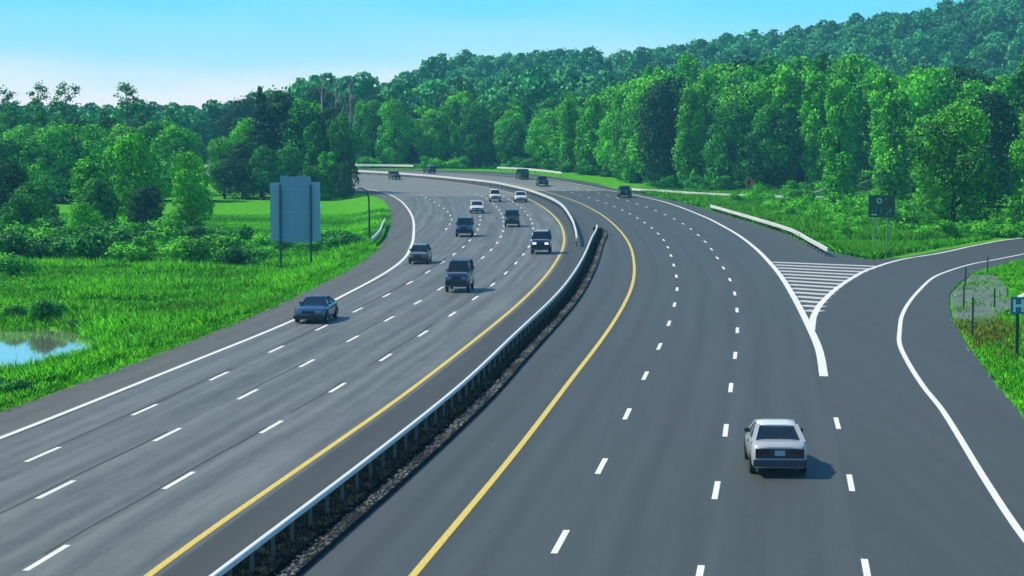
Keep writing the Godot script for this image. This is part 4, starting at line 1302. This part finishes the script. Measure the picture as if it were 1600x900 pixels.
	for e in [[-0.2415, -352, 17.5, 0, "at the far left edge"], [-0.226, -350, 18.3, 0, "left one of the middle pair"], [-0.213, -352, 18.5, 1, "right one of the middle pair"], [-0.184, -352, 18.8, 1, "above the meadow, rightmost of the left wood"], [-0.176, -356, 15.6, 0, "small, right of the tallest one"]]:
		plant(sparse[e[3]], e[0] * -e[1], e[1], e[2], 15.0, "thin sparse tree standing out against the sky, " + e[4], "tree", "sparse trees against the sky")
	# small trees and bushes between meadow and verge
	for e in [[-52.0, -216, 8.0, brd[2], "small dark tree at the left photo edge in front of the meadow", 0.95], [-45.0, -222, 8.2, pop[0], "small bright tree left of centre in the meadow scrub", 1.9], [-39.6, -219, 11.0, brd[3], "taller small tree with pale leaves in the meadow scrub", 0.9], [-34.6, -224, 8.8, brd[1], "light feathery small tree right of the taller scrub tree", 0.95], [-42.6, -214, 6.4, brd[4], "low dark tree between the two scrub trees", 1.1], [-48.5, -212, 6.2, brd[0], "low green tree left of the low dark tree in the scrub", 1.2], [-37.0, -210, 5.6, brd[2], "low dark tree in front of the taller scrub tree", 1.2], [-46.0, -194, 5.4, brd[4], "rounded dark tree at the front of the left scrub", 1.2], [-39.0, -190, 4.6, brd[1], "rounded bright tree at the front of the left scrub", 1.3]]:
		plant(e[3], e[0], e[1], e[2], 18.0 if e[3] in pop else 15.0, e[4], "tree", "small trees in the meadow scrub", e[5])
	var scr := [[-42.5, -178, 3.0, 2], [-39.8, -182, 3.2, 0], [-37.0, -176, 3.2, 2], [-34.9, -180, 3.6, 2], [-32.6, -176, 2.6, 1], [-45.0, -184, 3.4, 0], [-29.5, -178, 2.4, 1], [-26.5, -172, 2.6, 0], [-24.7, -175, 2.9, 0], [-22.4, -172, 2.0, 2], [-21.2, -176, 2.0, 1], [-15.8, -186, 2.2, 2], [-14.8, -189, 1.7, 3], [-17.2, -183, 1.5, 3], [-16.4, -195, 2.0, 0], [-30.0, -205, 2.2, 2], [-27.5, -208, 2.0, 2], [-33.5, -203, 2.8, 0], [-37.5, -200, 3.0, 2], [-43.5, -204, 3.2, 2], [-47.5, -200, 3.4, 0], [-50.0, -208, 3.4, 2], [-41.0, -162, 2.2, 1], [-38.0, -158, 2.0, 0], [-20.6, -190, 1.6, 3], [-18.8, -188, 1.7, 2], [-35.6, -196, 2.8, 1], [-40.3, -193, 2.9, 3], [-23.5, -200, 1.9, 1], [-13.9, -204, 1.1, 1]]
	for e in scr:
		plant(bsh[e[3]], e[0], e[1], e[2] * 1.15, 1.9, ["fresh green bush in the scrub before the left meadow", "bright bush in the scrub before the left meadow", "dark bush in the scrub before the left meadow", "dull green bush in the scrub before the left meadow"][e[3]], "bush", "bushes in the scrub on the left", 1.45)
	plant(bsh[2], -20.3, -83.0, 1.2, 1.9, "small dark bush by the road at the lower left photo edge", "bush", "", 1.3)
	plant(bsh[2], -24.5, -117.5, 0.9, 1.9, "dark low bush on the far bank of the pond", "bush", "", 1.4)
	plant(bsh[2], -26.9, -120.2, 2.1, 1.9, "taller dark bush mirrored in the pond from its far bank", "bush", "", 0.9)
	plant(bsh[0], -29.0, -121.0, 1.5, 1.9, "green bush left of the mirrored bush behind the pond", "bush", "", 1.2)

	# --- far woods that read as one mass
	var far_a := leaves(901, broad_clumps(911, 14.0, 9.5, 0.15, 16), 2300, 0.8, Color(0.035, 0.24, 0.12), Color(0.075, 0.46, 0.15))  # bluish lift in these leaf tones paints distance haze onto the far woods
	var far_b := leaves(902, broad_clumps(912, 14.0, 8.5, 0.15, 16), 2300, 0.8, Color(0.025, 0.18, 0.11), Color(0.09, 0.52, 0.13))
	for part in 2:
		var ts := []
		var cs := []
		for i in 1650:
			var dz := rng.randf_range(468, 960)
			var u := rng.randf_range(-0.11, 0.29)
			var x := u * dz
			if x < -60 + (dz - 468) * 0.1: continue
			var s := rng.randf_range(0.6, 1.42)
			ts.append(Transform3D(Basis(Vector3.UP, rng.randf() * TAU).scaled(Vector3(s, s * rng.randf_range(0.9, 1.2), s)), Vector3(x, land(x, -dz) - 0.4, -dz)))
			var g := rng.randf_range(0.6, 1.3)
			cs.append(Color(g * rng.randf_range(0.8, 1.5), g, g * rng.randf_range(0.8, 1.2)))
		tag(scatter("wooded_hill", far_a if part == 0 else far_b, M.leaf, ts, cs), "dense hazy green wood covering the hill behind the forest edge, " + ("darker trees" if part else "greener trees"), "wood")
	var ts := []
	var cs := []
	for i in 520:
		var dz := rng.randf_range(470, 760)
		var x := rng.randf_range(-0.30, -0.075) * dz
		if x > -70 and dz < 520: continue
		var s := rng.randf_range(0.8, 1.12)
		ts.append(Transform3D(Basis(Vector3.UP, rng.randf() * TAU).scaled(Vector3(s, s, s)), Vector3(x, land(x, -dz) - 0.4, -dz)))
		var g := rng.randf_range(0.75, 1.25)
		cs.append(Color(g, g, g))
	tag(scatter("far_wood", far_b, M.leaf, ts, cs), "flat haze-tinted wood far behind the left meadow", "wood")
	near_tree.free()
	for list in [pop, brd, sparse, con, bsh, dead]:
		for t in list: t.free()

func x_seed(z: float) -> float:
	return sin(z * 0.37) * 40.0

func build_grass() -> void:
	var short := tuft(41, 11, 0.34, 0.30, 0.016)
	var tall := tuft(42, 10, 0.8, 0.26, 0.018)
	var col := func() -> Color:
		var t := rng.randf()
		var g := rng.randf_range(0.75, 1.25)
		return Color(lerpf(0.025, 0.16, t) * g, lerpf(0.42, 0.74, t) * g, 0.004 * g)
	var n1 := FastNoiseLite.new()
	n1.seed = 3
	n1.frequency = 0.06
	var ts := []
	var cs := []
	var tt := []
	var tc := []
	# left verge, pond banks and meadow
	for i in 72000:
		var z := -52.0 - 218.0 * pow(rng.randf(), 1.1)
		var dl := -0.2 + 44.0 * pow(rng.randf(), 1.35)
		if dl < 0.15 and n1.get_noise_2d(x_seed(z), z * 6.0) < 0.0: continue
		var x := cx(CL, z) - dl
		if x / -z < -0.34: continue
		var e := Vector2((x + 28.2) / 6.4, (z + 107.5) / 11.0).length()
		if e < 0.97 and not (e > 0.5 and n1.get_noise_2d(x * 5.0, z * 2.5) > 0.1): continue
		var nz := n1.get_noise_2d(x, z)
		var is_tall := nz > 0.06 and dl > 1.2 and z > -190.0 or (e < 1.5 and (z < -108.0 or rng.randf() < 0.25))
		var s := rng.randf_range(0.7, 1.3) * (0.6 if dl < 0.8 or (e < 1.35 and z > -112.0) else 1.0)
		var t := Transform3D(Basis(Vector3.UP, rng.randf() * TAU).scaled(Vector3(s * 1.2, s, s * 1.2)), Vector3(x, land(x, z) - 0.03, z))
		var c: Color = col.call()
		c = c * (1.0 + nz * 0.9)
		if is_tall:
			tt.append(t)
			tc.append(c * 0.9)
		else:
			ts.append(t)
			cs.append(c)
	# right: inside the ramp's bend
	var inner := [Vector2(15.4, -39.5), Vector2(17.3, -62), Vector2(18.6, -75.5), Vector2(19.7, -84), Vector2(22.2, -101.5), Vector2(23.8, -112), Vector2(27.6, -131), Vector2(30.3, -140.5), Vector2(33, -149), Vector2(40, -164)]
	for i in 27000:
		var z := -40.0 - 124.0 * rng.randf()
		var e := 0.0
		for k in inner.size() - 1:
			if z <= inner[k].y and z >= inner[k + 1].y:
				e = lerpf(inner[k].x, inner[k + 1].x, (z - inner[k].y) / (inner[k + 1].y - inner[k].y))
		if e == 0.0: continue
		var x := e + 0.2 + 16.0 * rng.randf()
		var gravelly := x > 24.0 and x < e + 4.2 and z < -113.0 and z > -147
		if gravelly and rng.randf() < (0.9 if n1.get_noise_2d(x * 4.0, z * 3.0) < 0.15 else 0.5): continue
		var s := rng.randf_range(0.6, 1.2)
		var t := Transform3D(Basis(Vector3.UP, rng.randf() * TAU).scaled(Vector3(s * 1.2, s, s * 1.2)), Vector3(x, land(x, z) - 0.02, z))
		var c: Color = col.call()
		var brown := exp(-pow((z + 106.0) / 9.0, 2.0)) * exp(-pow((x - e - 1.2) / 2.0, 2.0))
		if rng.randf() < brown * 0.8: c = Color(0.22, 0.14, 0.03) * rng.randf_range(0.7, 1.3)
		ts.append(t)
		cs.append(c)
	# right: the gore island and the rough grass up to the forest
	for i in 30000:
		var z := -163.0 - 180.0 * pow(rng.randf(), 1.2)
		var lo := cx(CR, z) + 0.5
		var x := lo + 34.0 * pow(rng.randf(), 1.2)
		if z > -200.0:
			var er := 28.6 + (-z - 165.0) * 0.53
			if x > er - 0.15: 
				continue
		var s := rng.randf_range(0.8, 1.5)
		var nz := n1.get_noise_2d(x, z)
		var t := Transform3D(Basis(Vector3.UP, rng.randf() * TAU).scaled(Vector3(s * 1.3, s, s * 1.3)), Vector3(x, land(x, z) - 0.02, z))
		var c: Color = col.call()
		if nz > 0.0:
			tt.append(t)
			tc.append(c * 0.7)
		else:
			ts.append(t)
			cs.append(c * 0.85)
	tag(scatter("grass", short, M.blade, ts, cs), "short bright green grass on the verges and meadow", "grass")
	tag(scatter("tall_grass", tall, M.blade, tt, tc), "tall green grass and reeds round the pond and rough verges", "grass")

func tell_apart() -> void:
	# things alike in look are told apart by their order from the left, as seen from the bridge
	var ones := ["", "first", "second", "third", "fourth", "fifth", "sixth", "seventh", "eighth", "ninth", "tenth", "eleventh", "twelfth", "thirteenth", "fourteenth", "fifteenth", "sixteenth", "seventeenth", "eighteenth", "nineteenth"]
	var by := {}
	for c in get_children():
		if c is Node3D and c.has_meta("label"):
			by.get_or_add(c.get_meta("label"), []).append(c)
	for label in by:
		var list: Array = by[label]
		if list.size() < 2 or list.size() > 39: continue
		list.sort_custom(func(a, b): return a.position.x / -a.position.z < b.position.x / -b.position.z)
		for i in list.size():
			var n := i + 1
			var word: String = ones[n] if n < 20 else ("twentieth" if n == 20 else "twenty-" + ones[n - 20] if n < 30 else "thirtieth" if n == 30 else "thirty-" + ones[n - 30])
			list[i].set_meta("label", "%s, %s from the left" % [label, word])
